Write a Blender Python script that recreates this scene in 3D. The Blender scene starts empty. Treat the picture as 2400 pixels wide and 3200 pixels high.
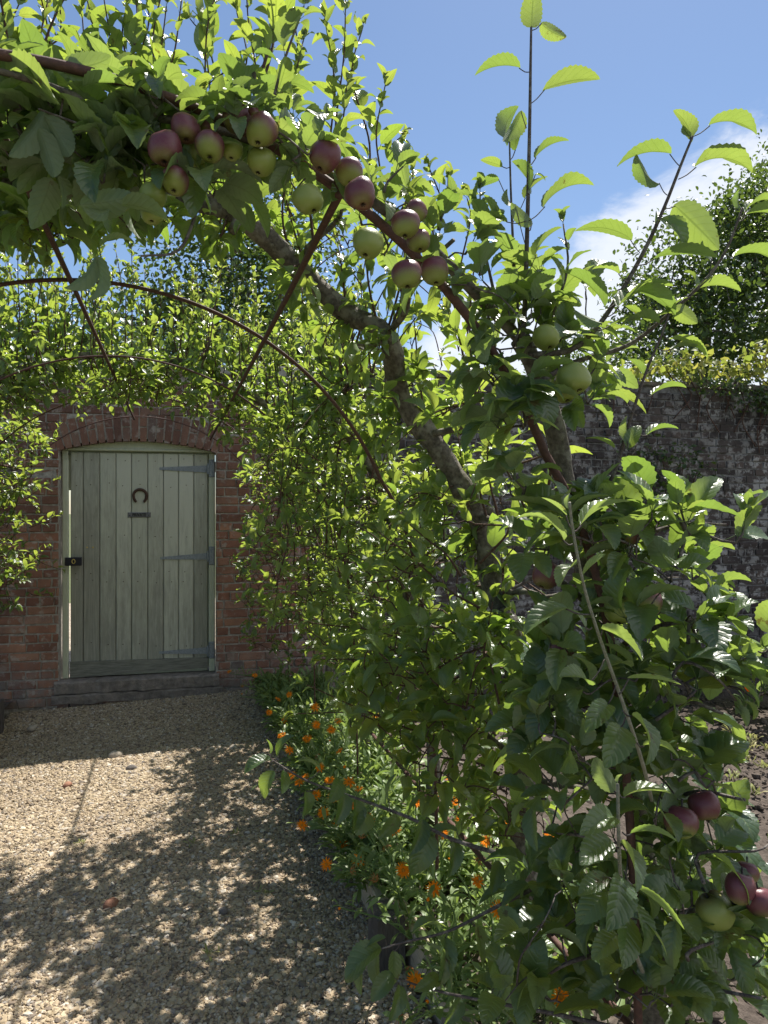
import bpy, bmesh, math
import numpy as np
from mathutils import Vector, Matrix
rng = np.random.default_rng(11)
C = bpy.context.scene.collection
A = np.array

# ------------------------------------------------------------------ survey of the place
F = 2250.0; TH = math.radians(16.2); CT, ST = math.cos(TH), math.sin(TH); H = 1.62; HY = 1585.0
def P(px, py, D):
    cx = (px-1200)/F*D
    return A([cx*CT+D*ST, -cx*ST+D*CT, H+(HY-py)/F*D])
def onY(px, py, Y): return P(px, py, Y/(CT-(px-1200)/F*ST))
def onX(px, py, X): return P(px, py, X/((px-1200)/F*CT+ST))
def onZ(px, py, z=0.): return P(px, py, (H-z)*F/(py-HY))
WO = A([-0.297, 6.33, 0.]); WS = A([0.9989, -0.0475, 0.]); WN = A([-0.0475, -0.9989, 0.])
def onW(px, py, off=0.):
    d = P(px, py, 1.)-A([0, 0, H]); t = ((WO+WN*off-A([0, 0, H]))@WN)/(d@WN)
    p = A([0, 0, H])+d*t
    return float((p-WO)@WS), float(p[2])
def Wp(s, z, o=0.): return WO+WS*s+WN*o+A([0, 0, z])

# ------------------------------------------------------------------ mesh builder
class Geo:
    def __init__(s): s.v=[]; s.f=[]; s.uv=[]; s.r=[]; s.a=[]; s.m=[]; s.n=0
    def add(s, v, f, uv=None, r=None, a=None, m=0):
        v = np.asarray(v, float); f = np.asarray(f, int)
        if len(v) == 0: return
        s.v.append(v); s.f.append(f+s.n); n = len(v); s.n += n
        s.uv.append(np.zeros((n, 2)) if uv is None else uv)
        s.r.append(np.full(n, rng.random()) if r is None else np.broadcast_to(r, (n,)))
        s.a.append(np.zeros(n) if a is None else np.broadcast_to(a, (n,)))
        s.m.append(np.full(len(f), m))
    def merge(s, o, m):
        s.f += [f+s.n for f in o.f]; s.v += o.v; s.uv += o.uv; s.r += o.r; s.a += o.a; s.m += [np.full(len(f), m) for f in o.f]; s.n += o.n
    def build(s, name, mats, parent=None, smooth=True):
        me = bpy.data.meshes.new(name)
        if s.n:
            v = np.concatenate(s.v); me.vertices.add(len(v)); me.vertices.foreach_set('co', v.astype(np.float32).ravel())
            li = np.concatenate([f.ravel() for f in s.f]); tot = np.concatenate([np.full(len(f), f.shape[1]) for f in s.f])
            me.loops.add(len(li)); me.loops.foreach_set('vertex_index', li.astype(np.int32))
            me.polygons.add(len(tot)); me.polygons.foreach_set('loop_start', (np.cumsum(tot)-tot).astype(np.int32))
            me.polygons.foreach_set('material_index', np.concatenate(s.m).astype(np.int32))
            me.polygons.foreach_set('use_smooth', np.full(len(tot), bool(smooth)))
            uvl = me.uv_layers.new(name='UVMap'); uvl.data.foreach_set('uv', np.concatenate(s.uv)[li].astype(np.float32).ravel())
            at = me.attributes.new('rnd', 'FLOAT', 'POINT'); at.data.foreach_set('value', np.concatenate(s.r).astype(np.float32))
            at = me.attributes.new('age', 'FLOAT', 'POINT'); at.data.foreach_set('value', np.concatenate(s.a).astype(np.float32))
            me.update(calc_edges=True); me.validate()
        for m in (mats if isinstance(mats, (list, tuple)) else [mats]): me.materials.append(m)
        o = bpy.data.objects.new(name, me); C.objects.link(o)
        if parent is not None: o.parent = parent; o.matrix_parent_inverse = parent_inv(parent)
        return o
def parent_inv(p):
    M = Matrix.LocRotScale(p.location, p.rotation_euler, p.scale)
    q = p.parent
    while q is not None:
        M = Matrix.LocRotScale(q.location, q.rotation_euler, q.scale) @ q.matrix_parent_inverse.copy() @ M if False else Matrix.LocRotScale(q.location, q.rotation_euler, q.scale) @ M
        q = q.parent
    return Matrix.Identity(4) if p.type == 'MESH' else M.inverted()
def tag(o, label, cat, group=None, kind=None):
    o['label'] = label; o['category'] = cat
    if group: o['group'] = group
    if kind: o['kind'] = kind
    return o
def empty(name, loc, label, cat, group=None):
    o = bpy.data.objects.new(name, None); C.objects.link(o); o.location = Vector(loc); o.empty_display_size = .1
    return tag(o, label, cat, group)

def nrm(v):
    v = np.asarray(v, float); return v/np.maximum(np.linalg.norm(v, axis=-1, keepdims=True), 1e-9)
BOXF = A([[0,3,2,1],[4,5,6,7],[0,1,5,4],[1,2,6,5],[2,3,7,6],[3,0,4,7]])
def box8(g, pts, **k): g.add(pts, BOXF, **k)
def wbox(g, s0, s1, z0, z1, o0, o1, j=0., **k):
    "box in wall coordinates, bevelled front"
    b = min(.006, .2*abs(s1-s0), .2*abs(z1-z0))
    c = [(s0,z0,o0),(s1,z0,o0),(s1,z1,o0),(s0,z1,o0),
         (s0,z0,o1-b),(s1,z0,o1-b),(s1,z1,o1-b),(s0,z1,o1-b),
         (s0+b,z0+b,o1),(s1-b,z0+b,o1),(s1-b,z1-b,o1),(s0+b,z1-b,o1)]
    p = A([Wp(*q) for q in c])
    if j: p[4:] += rng.normal(0, j, (8, 3))
    f = A([[0,1,5,4],[1,2,6,5],[2,3,7,6],[3,0,4,7],[4,5,9,8],[5,6,10,9],[6,7,11,10],[7,4,8,11],[8,9,10,11],[0,3,2,1]])
    g.add(p, f, **k)
def resample(pts, step):
    pts = np.asarray(pts, float)
    if len(pts) > 2:
        q = np.vstack([2*pts[0]-pts[1], pts, 2*pts[-1]-pts[-2]]); out = []
        for i in range(1, len(q)-2):
            n = max(2, int(np.linalg.norm(q[i+1]-q[i])/step)+1)
            for t in np.linspace(0, 1, n, endpoint=False):
                out.append(.5*((2*q[i])+(-q[i-1]+q[i+1])*t+(2*q[i-1]-5*q[i]+4*q[i+1]-q[i+2])*t*t+(-q[i-1]+3*q[i]-3*q[i+1]+q[i+2])*t**3))
        out.append(pts[-1]); return A(out)
    n = max(2, int(np.linalg.norm(pts[1]-pts[0])/step)+1)
    return pts[0]+(pts[1]-pts[0])*np.linspace(0, 1, n)[:, None]
def tube(g, pts, r, sides=6, lump=0., m=0, a=0., cap=True):
    pts = np.asarray(pts, float); n = len(pts)
    if isinstance(r, tuple): r = np.linspace(r[0], r[1], n)
    r = np.broadcast_to(np.asarray(r, float), (n,))
    t = nrm(np.gradient(pts, axis=0)); u = nrm(np.cross(t[0], A([.31, .2, .9])));  U = []
    for i in range(n):
        u = nrm(u-t[i]*(u@t[i])); U.append(u)
    U = A(U); V = np.cross(t, U); an = np.arange(sides)/sides*2*np.pi
    rr = r[:, None]*(1+lump*rng.normal(0, 1, (n, sides)))
    v = pts[:, None]+rr[..., None]*(np.cos(an)[None, :, None]*U[:, None]+np.sin(an)[None, :, None]*V[:, None])
    i = np.arange(n-1)[:, None]*sides; k = np.arange(sides)[None]; k2 = (k+1) % sides
    f = np.stack([i+k, i+k2, i+sides+k2, i+sides+k], -1).reshape(-1, 4)
    L = np.concatenate([[0], np.cumsum(np.linalg.norm(np.diff(pts, axis=0), axis=1))])
    uv = np.stack([np.broadcast_to(an/6.283, (n, sides)), np.broadcast_to(L[:, None], (n, sides))], -1).reshape(-1, 2)
    v = v.reshape(-1, 3)
    if cap:
        nv = len(v); v = np.vstack([v, pts[0], pts[-1]]); uv = np.vstack([uv, [0, 0], [0, L[-1]]])
        kk = np.arange(sides); e0 = np.stack([np.full(sides, nv), (kk+1) % sides, kk], -1)
        e1 = np.stack([np.full(sides, nv+1), (n-1)*sides+kk, (n-1)*sides+(kk+1) % sides], -1)
        rv = rng.random(); n0 = g.n
        g.add(v, f, uv=uv, r=rv, a=a, m=m); g.f.append(np.vstack([e0, e1])+n0); g.m.append(np.full(2*sides, m))
    else: g.add(v, f, uv=uv, a=a, m=m)

# ------------------------------------------------------------------ materials
def mat(name):
    m = bpy.data.materials.new(name); m.use_nodes = True; nt = m.node_tree; nt.nodes.clear()
    return m, nt, lambda t, **k: node(nt, t, **k)
def node(nt, t, **k):
    n = nt.nodes.new(t)
    for a, v in k.items():
        if a.startswith('i_'):
            key = a[2:]; key = int(key) if key.isdigit() else key.replace('_', ' ')
            n.inputs[key].default_value = v
        else: setattr(n, a, v)
    return n
def ramp(nt, fac, stops, interp='LINEAR'):
    n = nt.nodes.new('ShaderNodeValToRGB'); n.color_ramp.interpolation = interp
    while len(n.color_ramp.elements) < len(stops): n.color_ramp.elements.new(.5)
    for e, (p, c) in zip(n.color_ramp.elements, stops):
        e.position = p; e.color = (*c, 1) if len(c) == 3 else c
    nt.links.new(fac, n.inputs[0]); return n.outputs[0]
def mixc(nt, fac, a, b, mode='MIX'):
    n = nt.nodes.new('ShaderNodeMix'); n.data_type = 'RGBA'; n.blend_type = mode
    for sk, v in ((0, fac), (6, a), (7, b)):
        if hasattr(v, 'node'): nt.links.new(v, n.inputs[sk])
        else: n.inputs[sk].default_value = (*v, 1) if isinstance(v, tuple) else v
    return n.outputs[2]
def mth(nt, op, a, b=0., c=0.):
    n = nt.nodes.new('ShaderNodeMath'); n.operation = op
    for i, v in enumerate((a, b, c)):
        if hasattr(v, 'node'): nt.links.new(v, n.inputs[i])
        else: n.inputs[i].default_value = v
    return n.outputs[0]
def noise(nt, scale, vec=None, detail=4., rough=.55, dist=0.):
    n = nt.nodes.new('ShaderNodeTexNoise'); n.inputs['Scale'].default_value = scale; n.inputs['Detail'].default_value = detail
    n.inputs['Roughness'].default_value = rough; n.inputs['Distortion'].default_value = dist
    if vec is not None: nt.links.new(vec, n.inputs['Vector'])
    return n.outputs['Fac']
def coord(nt, scale=(1, 1, 1), kind='Object'):
    t = nt.nodes.new('ShaderNodeTexCoord'); m = nt.nodes.new('ShaderNodeMapping'); m.inputs['Scale'].default_value = scale
    nt.links.new(t.outputs[kind], m.inputs['Vector']); return m.outputs[0]
def attr(nt, n):
    a = nt.nodes.new('ShaderNodeAttribute'); a.attribute_name = n; return a.outputs['Fac']
def finish(nt, color, rough=.7, bump=None, bd=.01, bs=1., spec=.5, metal=0.):
    b = nt.nodes.new('ShaderNodeBsdfPrincipled'); o = nt.nodes.new('ShaderNodeOutputMaterial')
    for key, v in (('Base Color', color), ('Roughness', rough), ('Specular IOR Level', spec), ('Metallic', metal)):
        if hasattr(v, 'node'): nt.links.new(v, b.inputs[key])
        else: b.inputs[key].default_value = (*v, 1) if isinstance(v, tuple) else v
    if bump is not None:
        bn = nt.nodes.new('ShaderNodeBump'); bn.inputs['Distance'].default_value = bd; bn.inputs['Strength'].default_value = bs
        nt.links.new(bump, bn.inputs['Height']); nt.links.new(bn.outputs[0], b.inputs['Normal'])
    nt.links.new(b.outputs[0], o.inputs[0]); return b

def leafmat(name, top0, top1, under, trans0, trans1, young, young_t, rough=.36, tfac=.45, veins=True, spec=.5):
    m, nt, N = mat(name)
    r = attr(nt, 'rnd'); age = attr(nt, 'age')
    top = mixc(nt, r, top0, top1); top = mixc(nt, age, top, young)
    tr = mixc(nt, r, trans0, trans1); tr = mixc(nt, age, tr, young_t)
    geo = N('ShaderNodeNewGeometry')
    und = mixc(nt, mth(nt, 'MULTIPLY', age, .5), under, young)
    base = mixc(nt, geo.outputs['Backfacing'], top, und)
    bump = None
    if veins:
        uv = N('ShaderNodeUVMap'); sp = N('ShaderNodeSeparateXYZ'); nt.links.new(uv.outputs[0], sp.inputs[0])
        u, v = sp.outputs[0], sp.outputs[1]; av = mth(nt, 'ABSOLUTE', v)
        mid = mth(nt, 'LESS_THAN', av, .055)
        q = mth(nt, 'FRACT', mth(nt, 'MULTIPLY', mth(nt, 'SUBTRACT', u, mth(nt, 'MULTIPLY', av, .22)), 7.5))
        dv = mth(nt, 'ABSOLUTE', mth(nt, 'SUBTRACT', q, .5))
        vein = mth(nt, 'SMOOTH_MIN', mth(nt, 'MULTIPLY', dv, 4.), 1., .2)
        vl = mth(nt, 'LESS_THAN', dv, .06)
        vm = mth(nt, 'MAXIMUM', mid, mth(nt, 'MULTIPLY', vl, .38))
        base = mixc(nt, mth(nt, 'MULTIPLY', vm, .45), base, (.22, .28, .10))
        nz = noise(nt, 60., coord(nt), 2.)
        base = mixc(nt, mth(nt, 'MULTIPLY', nz, .35), base, (.012, .03, .010))
        tr = mixc(nt, mth(nt, 'MULTIPLY', vm, .5), tr, (.10, .15, .015))
        bl = mth(nt, 'ADD', noise(nt, 26., coord(nt), 5., .7), mth(nt, 'MULTIPLY', mth(nt, 'SUBTRACT', r, .5), .12))
        bs = ramp(nt, bl, [(.655, (0,0,0)), (.70, (1,1,1))])
        base = mixc(nt, mth(nt, 'MULTIPLY', bs, .7), base, (.10, .06, .025)); tr = mixc(nt, mth(nt, 'MULTIPLY', bs, .8), tr, (.16, .08, .015))
        tr = mixc(nt, mth(nt, 'MULTIPLY', nz, .30), tr, (.14, .24, .02))
        bump = mth(nt, 'ADD', vein, mth(nt, 'MULTIPLY', noise(nt, 180., coord(nt), 2.), .6))
    b = N('ShaderNodeBsdfPrincipled'); b.inputs['Roughness'].default_value = rough; b.inputs['Specular IOR Level'].default_value = spec
    rg = mth(nt, 'ADD', mth(nt, 'MULTIPLY', geo.outputs['Backfacing'], .28), rough); nt.links.new(rg, b.inputs['Roughness'])
    nt.links.new(base, b.inputs['Base Color'])
    t = N('ShaderNodeBsdfTranslucent'); nt.links.new(tr, t.inputs['Color'])
    if bump is not None:
        bn = N('ShaderNodeBump'); bn.inputs['Distance'].default_value = .0012; bn.inputs['Strength'].default_value = .55
        nt.links.new(bump, bn.inputs['Height']); nt.links.new(bn.outputs[0], b.inputs['Normal'])
    mx = N('ShaderNodeMixShader'); mx.inputs[0].default_value = tfac
    nt.links.new(b.outputs[0], mx.inputs[1]); nt.links.new(t.outputs[0], mx.inputs[2])
    o = N('ShaderNodeOutputMaterial'); nt.links.new(mx.outputs[0], o.inputs[0]); return m
M = {}
M['pear'] = leafmat('pear_leaf', (.042,.092,.034), (.080,.150,.048), (.11,.165,.075), (.32,.50,.055), (.56,.68,.09), (.12,.19,.04), (.55,.62,.10), rough=.30, tfac=.45, spec=.95)
M['apple'] = leafmat('apple_leaf', (.033,.074,.040), (.058,.112,.052), (.17,.22,.14), (.27,.42,.06), (.42,.54,.08), (.20,.27,.12), (.42,.54,.13), rough=.33, tfac=.42, spec=.85)
M['marileaf'] = leafmat('marigold_leaf', (.12,.18,.055), (.20,.27,.10), (.15,.22,.09), (.30,.42,.07), (.42,.52,.12), (.12,.2,.06), (.3,.45,.1), rough=.45, tfac=.35, veins=False)
M['dark'] = leafmat('woodland_leaf', (.024,.050,.014), (.05,.09,.022), (.06,.09,.03), (.07,.12,.018), (.16,.24,.03), (.08,.13,.03), (.24,.34,.05), rough=.36, tfac=.35, veins=False)
M['vine'] = leafmat('vine_leaf', (.10,.16,.03), (.18,.22,.05), (.15,.2,.07), (.28,.36,.05), (.44,.48,.08), (.25,.2,.06), (.6,.5,.1), rough=.5, tfac=.5, veins=False)

def barkmat(name, c0, c1, lichen, sc=60., amt=.5):
    m, nt, N = mat(name); co = coord(nt)
    n1 = noise(nt, sc, co, 6., .65); n2 = noise(nt, sc*.35, co, 3.)
    col = ramp(nt, n1, [(.3, c0), (.7, c1)])
    col = mixc(nt, mth(nt, 'MULTIPLY', ramp(nt, n2, [(.52, (0,0,0)), (.62, (1,1,1))]), amt), col, lichen)
    finish(nt, col, .85, n1, .006, 1.); return m
M['bark'] = barkmat('bark', (.040,.032,.025), (.17,.145,.115), (.27,.26,.21), 75., .5)
M['twig_a'] = barkmat('apple_twig', (.055,.042,.042), (.15,.12,.11), (.27,.25,.23), 150., .5)
M['twig_p'] = barkmat('pear_twig', (.045,.022,.015), (.13,.065,.045), (.16,.12,.09), 150., .35)
M['woolly'] = barkmat('woolly_stem', (.17,.17,.12), (.32,.31,.24), (.4,.38,.33), 200., .4)
def m_rust():
    m, nt, N = mat('rusted_iron'); co = coord(nt); n = noise(nt, 90., co, 6., .7); n2 = noise(nt, 9., co)
    col = ramp(nt, n, [(.3, (.035,.015,.011)), (.55, (.085,.034,.023)), (.75, (.16,.075,.05))])
    col = mixc(nt, mth(nt, 'MULTIPLY', n2, .45), col, (.10,.055,.045)); finish(nt, col, .75, n, .002, .8); return m
M['rust'] = m_rust()
def m_brick(name, stops, sooty, lime, limeamt, sootamt, topsoot, limeth=.54, limesc=14.):
    m, nt, N = mat(name); co = coord(nt)
    r = attr(nt, 'rnd'); col = ramp(nt, r, stops)
    n1 = noise(nt, 28., co, 6., .65); n2 = noise(nt, 3.2, co, 5., .6); n3 = noise(nt, 120., co, 3., .7)
    col = mixc(nt, mth(nt, 'MULTIPLY', n1, .55), col, (.045,.030,.027))
    soot = ramp(nt, n2, [(.38, (1,1,1)), (.62, (0,0,0))])
    col = mixc(nt, mth(nt, 'MULTIPLY', soot, sootamt), col, sooty)
    if topsoot:
        sp = N('ShaderNodeSeparateXYZ'); nt.links.new(co, sp.inputs[0])
        tz = mth(nt, 'MULTIPLY', mth(nt, 'SUBTRACT', sp.outputs[2], 1.5), 1.1); tz.node.use_clamp = True
        col = mixc(nt, mth(nt, 'MULTIPLY', tz, topsoot), col, sooty)
        bz = mth(nt, 'MULTIPLY', mth(nt, 'SUBTRACT', .50, sp.outputs[2]), 2.6); bz.node.use_clamp = True
        lz = mth(nt, 'MULTIPLY', bz, ramp(nt, noise(nt, 9., co, 5., .7), [(.42, (0,0,0)), (.6, (1,1,1))]))
        col = mixc(nt, mth(nt, 'MULTIPLY', lz, .75), col, (.20,.185,.17))
    l1 = noise(nt, limesc, co, 7., .72); l2 = noise(nt, 1.6, co, 3.)
    lm = mth(nt, 'MULTIPLY', ramp(nt, l1, [(limeth, (0,0,0)), (limeth+.06, (1,1,1))]), ramp(nt, l2, [(.36, (.2,.2,.2)), (.56, (1,1,1))]))
    col = mixc(nt, mth(nt, 'MULTIPLY', lm, limeamt), col, lime)
    finish(nt, col, .9, mth(nt, 'ADD', n3, mth(nt, 'MULTIPLY', n1, 1.5)), .004, .9, spec=.25); return m
M['brick'] = m_brick('red_brick', [(0, (.25,.112,.077)), (.4, (.36,.165,.108)), (.75, (.46,.235,.15)), (.93, (.36,.22,.165)), (1, (.16,.14,.13))], (.085,.055,.046), (.42,.39,.35), .5, .5, .58)
M['oldbrick'] = m_brick('old_lichened_brick', [(0, (.066,.058,.055)), (.5, (.105,.088,.080)), (1, (.135,.104,.09))], (.036,.030,.029), (.44,.43,.415), .66, .75, 0, .50, 9.)
def m_simple(name, c0, c1, scale, rough=.85, bd=.004, detail=6., stretch=(1,1,1), spec=.3, extra=None):
    m, nt, N = mat(name); co = coord(nt, stretch); n = noise(nt, scale, co, detail, .65)
    col = ramp(nt, n, [(.3, c0), (.7, c1)])
    if extra:
        e = ramp(nt, noise(nt, extra[0], coord(nt), 5., .7), [(extra[1], (0,0,0)), (extra[1]+.08, (1,1,1))])
        col = mixc(nt, mth(nt, 'MULTIPLY', e, extra[3]), col, extra[2])
    finish(nt, col, rough, n, bd, 1., spec=spec); return m
M['mortar'] = m_simple('lime_mortar', (.18,.16,.14), (.44,.40,.36), 30., .95, .006)
M['oldmortar'] = m_simple('old_mortar', (.06,.055,.05), (.26,.25,.24), 22., .95, .006)
M['stone'] = m_simple('sandstone', (.13,.112,.10), (.30,.26,.235), 18., .9, .02, extra=(30., .62, (.32,.31,.27), .7))
M['coping'] = m_simple('stone_coping', (.20,.185,.16), (.42,.40,.36), 14., .9, .006, extra=(8., .55, (.10,.09,.075), .8))
M['oldcoping'] = m_simple('mossy_coping', (.10,.085,.065), (.23,.20,.16), 14., .9, .008, extra=(9., .55, (.07,.085,.03), .6))
M['soil'] = m_simple('garden_soil', (.045,.034,.027), (.125,.10,.082), 30., .95, .02, extra=(60., .64, (.22,.19,.16), .8))
M['clod'] = m_simple('soil_clods', (.05,.038,.030), (.14,.112,.092), 60., .95, .004, extra=(20., .6, (.24,.21,.18), .7))
M['earth'] = m_simple('rough_grass', (.05,.07,.025), (.13,.14,.06), 5., .95, .02)
M['timber'] = m_simple('sawn_timber', (.34,.27,.18), (.60,.51,.38), 22., .8, .003, stretch=(9, .6, 9), extra=(7., .56, (.13,.11,.09), .6))
M['oldtimber'] = m_simple('grey_weathered_timber', (.055,.047,.043), (.14,.12,.105), 25., .85, .004, stretch=(5, 5, .7), extra=(10., .6, (.22,.19,.17), .5))
M['galv'] = m_simple('galvanised_steel', (.13,.15,.17), (.27,.30,.33), 70., .5, .0006, spec=.5)
M['black'] = m_simple('black_iron', (.008,.008,.013), (.018,.017,.025), 80., .45, .0004)
M['brass'] = m_simple('brass', (.42,.30,.08), (.62,.47,.15), 60., .35, .0003)
M['shoeiron'] = m_simple('old_horseshoe_iron', (.035,.020,.014), (.095,.05,.034), 120., .7, .001)
M['plaque'] = m_simple('grey_plate', (.10,.10,.11), (.165,.165,.17), 60., .6, .0008)
M['ink'] = m_simple('dark_lettering', (.008,.008,.008), (.015,.015,.015), 60., .6, .0002)
M['greywood'] = m_simple('weathered_board', (.095,.098,.082), (.24,.235,.20), 8., .9, .003, stretch=(1.2, 1.2, 16))
def m_door():
    m, nt, N = mat('sage_painted_boards'); co = coord(nt, (30, 30, 1.2)); c2 = coord(nt)
    n = noise(nt, 3., co, 6., .7); n2 = noise(nt, 6., coord(nt, (5, 5, .8)), 5., .7); r = attr(nt, 'rnd')
    paint = mixc(nt, r, (.42,.43,.355), (.51,.515,.435))
    wood = ramp(nt, n, [(.3, (.09,.087,.075)), (.7, (.30,.29,.245))])
    sp = N('ShaderNodeSeparateXYZ'); nt.links.new(c2, sp.inputs[0])
    low = mth(nt, 'MULTIPLY', mth(nt, 'SUBTRACT', 1.55, sp.outputs[2]), .15)
    k = mth(nt, 'ADD', mth(nt, 'ADD', mth(nt, 'MULTIPLY', n, .5), mth(nt, 'MULTIPLY', n2, .55)), low)
    k = mth(nt, 'ADD', k, mth(nt, 'MULTIPLY', attr(nt, 'age'), .30))
    wear = ramp(nt, k, [(.55, (0,0,0)), (.80, (1,1,1))])
    col = mixc(nt, mth(nt, 'MULTIPLY', wear, .75), paint, wood)
    w2 = ramp(nt, noise(nt, 40., coord(nt, (1, 1, .35)), 4., .7), [(.68, (0,0,0)), (.73, (1,1,1))])
    col = mixc(nt, mth(nt, 'MULTIPLY', w2, .5), col, (.40,.41,.36))
    finish(nt, col, .75, n, .002, .9, spec=.3); return m
M['door'] = m_door()
M['frame'] = m_simple('sage_painted_frame', (.40,.425,.325), (.50,.52,.41), 12., .7, .001, stretch=(6, 6, .8))
def m_peb():
    m, nt, N = mat('flint_gravel_stones'); r = attr(nt, 'rnd')
    col = ramp(nt, r, [(0, (.12,.10,.085)), (.12, (.22,.165,.115)), (.3, (.40,.31,.195)), (.6, (.52,.425,.285)), (.8, (.42,.32,.21)), (.93, (.72,.65,.54)), (1, (.20,.18,.17))])
    n = noise(nt, 160., coord(nt), 3.); col = mixc(nt, mth(nt, 'MULTIPLY', n, .4), col, (.20,.165,.13))
    big = ramp(nt, noise(nt, 1.8, coord(nt), 4., .6), [(.4, (0,0,0)), (.65, (1,1,1))]); col = mixc(nt, mth(nt, 'MULTIPLY', big, .30), col, (.22,.165,.115)); finish(nt, col, .8, n, .001, .6, spec=.3); return m
M['pebble'] = m_peb()
def m_gravel():
    m, nt, N = mat('gravel_bed'); co = coord(nt)
    v = N('ShaderNodeTexVoronoi'); v.inputs['Scale'].default_value = 75.; nt.links.new(co, v.inputs['Vector'])
    sp = N('ShaderNodeSeparateColor'); nt.links.new(v.outputs['Color'], sp.inputs[0])
    col = ramp(nt, sp.outputs[0], [(0, (.16,.13,.10)), (.4, (.40,.33,.25)), (.75, (.50,.42,.31)), (1, (.60,.54,.45))])
    finish(nt, col, .9, mth(nt, 'SUBTRACT', 1., v.outputs['Distance']), .012, 1., spec=.2); return m
M['gravel'] = m_gravel()
def m_apple(name, g0, g1, r0, r1):
    m, nt, N = mat(name); a = attr(nt, 'age'); co = coord(nt)
    n = noise(nt, 25., coord(nt, (6, 6, 1)), 4., .6); n2 = noise(nt, 60., co, 3.)
    k = mth(nt, 'ADD', a, mth(nt, 'MULTIPLY', mth(nt, 'SUBTRACT', n, .5), .85))
    gc = mixc(nt, n2, g0, g1); rc = mixc(nt, n2, r0, r1)
    f = ramp(nt, k, [(.40, (0,0,0)), (.72, (1,1,1))]); col = mixc(nt, f, gc, rc)
    sp = ramp(nt, noise(nt, 220., co, 2.), [(.72, (0,0,0)), (.76, (1,1,1))]); col = mixc(nt, mth(nt, 'MULTIPLY', sp, .3), col, (.5,.45,.25))
    ru = ramp(nt, noise(nt, 3.5, co, 6., .75), [(.60, (0,0,0)), (.68, (1,1,1))]); col = mixc(nt, mth(nt, 'MULTIPLY', ru, .4), col, (.17,.12,.06))
    bm_ = noise(nt, 5., co, 3.); col = mixc(nt, mth(nt, 'MULTIPLY', bm_, .14), col, (.24,.24,.22))
    b = finish(nt, col, mth(nt, 'ADD', mth(nt, 'MULTIPLY', bm_, .30), .20), n2, .0006, .3, spec=.45); return m
M['apple_skin'] = m_apple('apple_skin', (.17,.21,.035), (.25,.29,.055), (.085,.012,.026), (.16,.034,.046))
M['pear_skin'] = m_apple('pear_skin', (.16,.25,.05), (.24,.32,.08), (.2,.2,.06), (.25,.2,.08))
M['calyx'] = m_simple('dried_calyx', (.018,.012,.008), (.06,.04,.025), 200., .9, .001)
M['petal'] = leafmat('orange_petal', (.95,.27,.006), (.95,.35,.01), (.9,.28,.01), (.95,.28,.008), (.95,.36,.015), (.9,.4,.03), (.9,.4,.03), rough=.6, tfac=.35, veins=False, spec=.2)
M['spent'] = leafmat('faded_petal', (.45,.14,.03), (.42,.22,.09), (.4,.18,.07), (.5,.2,.05), (.5,.25,.1), (.4,.25,.1), (.5,.3,.1), rough=.8, tfac=.3, veins=False, spec=.1)
M['disc'] = m_simple('flower_disc', (.35,.10,.01), (.62,.28,.02), 300., .9, .001)
M['mstem'] = m_simple('green_stem', (.08,.14,.04), (.16,.23,.08), 60., .6, .001)
M['redstone'] = m_simple('red_brick_stone', (.20,.10,.065), (.33,.17,.11), 30., .9, .006)
M['palestone'] = m_simple('pale_flint', (.32,.27,.21), (.5,.44,.36), 30., .9, .006)
M['greystone'] = m_simple('dark_grey_stone', (.09,.08,.075), (.2,.18,.165), 30., .9, .006)
M['seed'] = leafmat('seedling_leaf', (.16,.22,.05), (.26,.30,.1), (.2,.25,.1), (.35,.45,.1), (.45,.5,.15), (.4,.36,.16), (.5,.45,.2), rough=.6, tfac=.35, veins=False)

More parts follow.
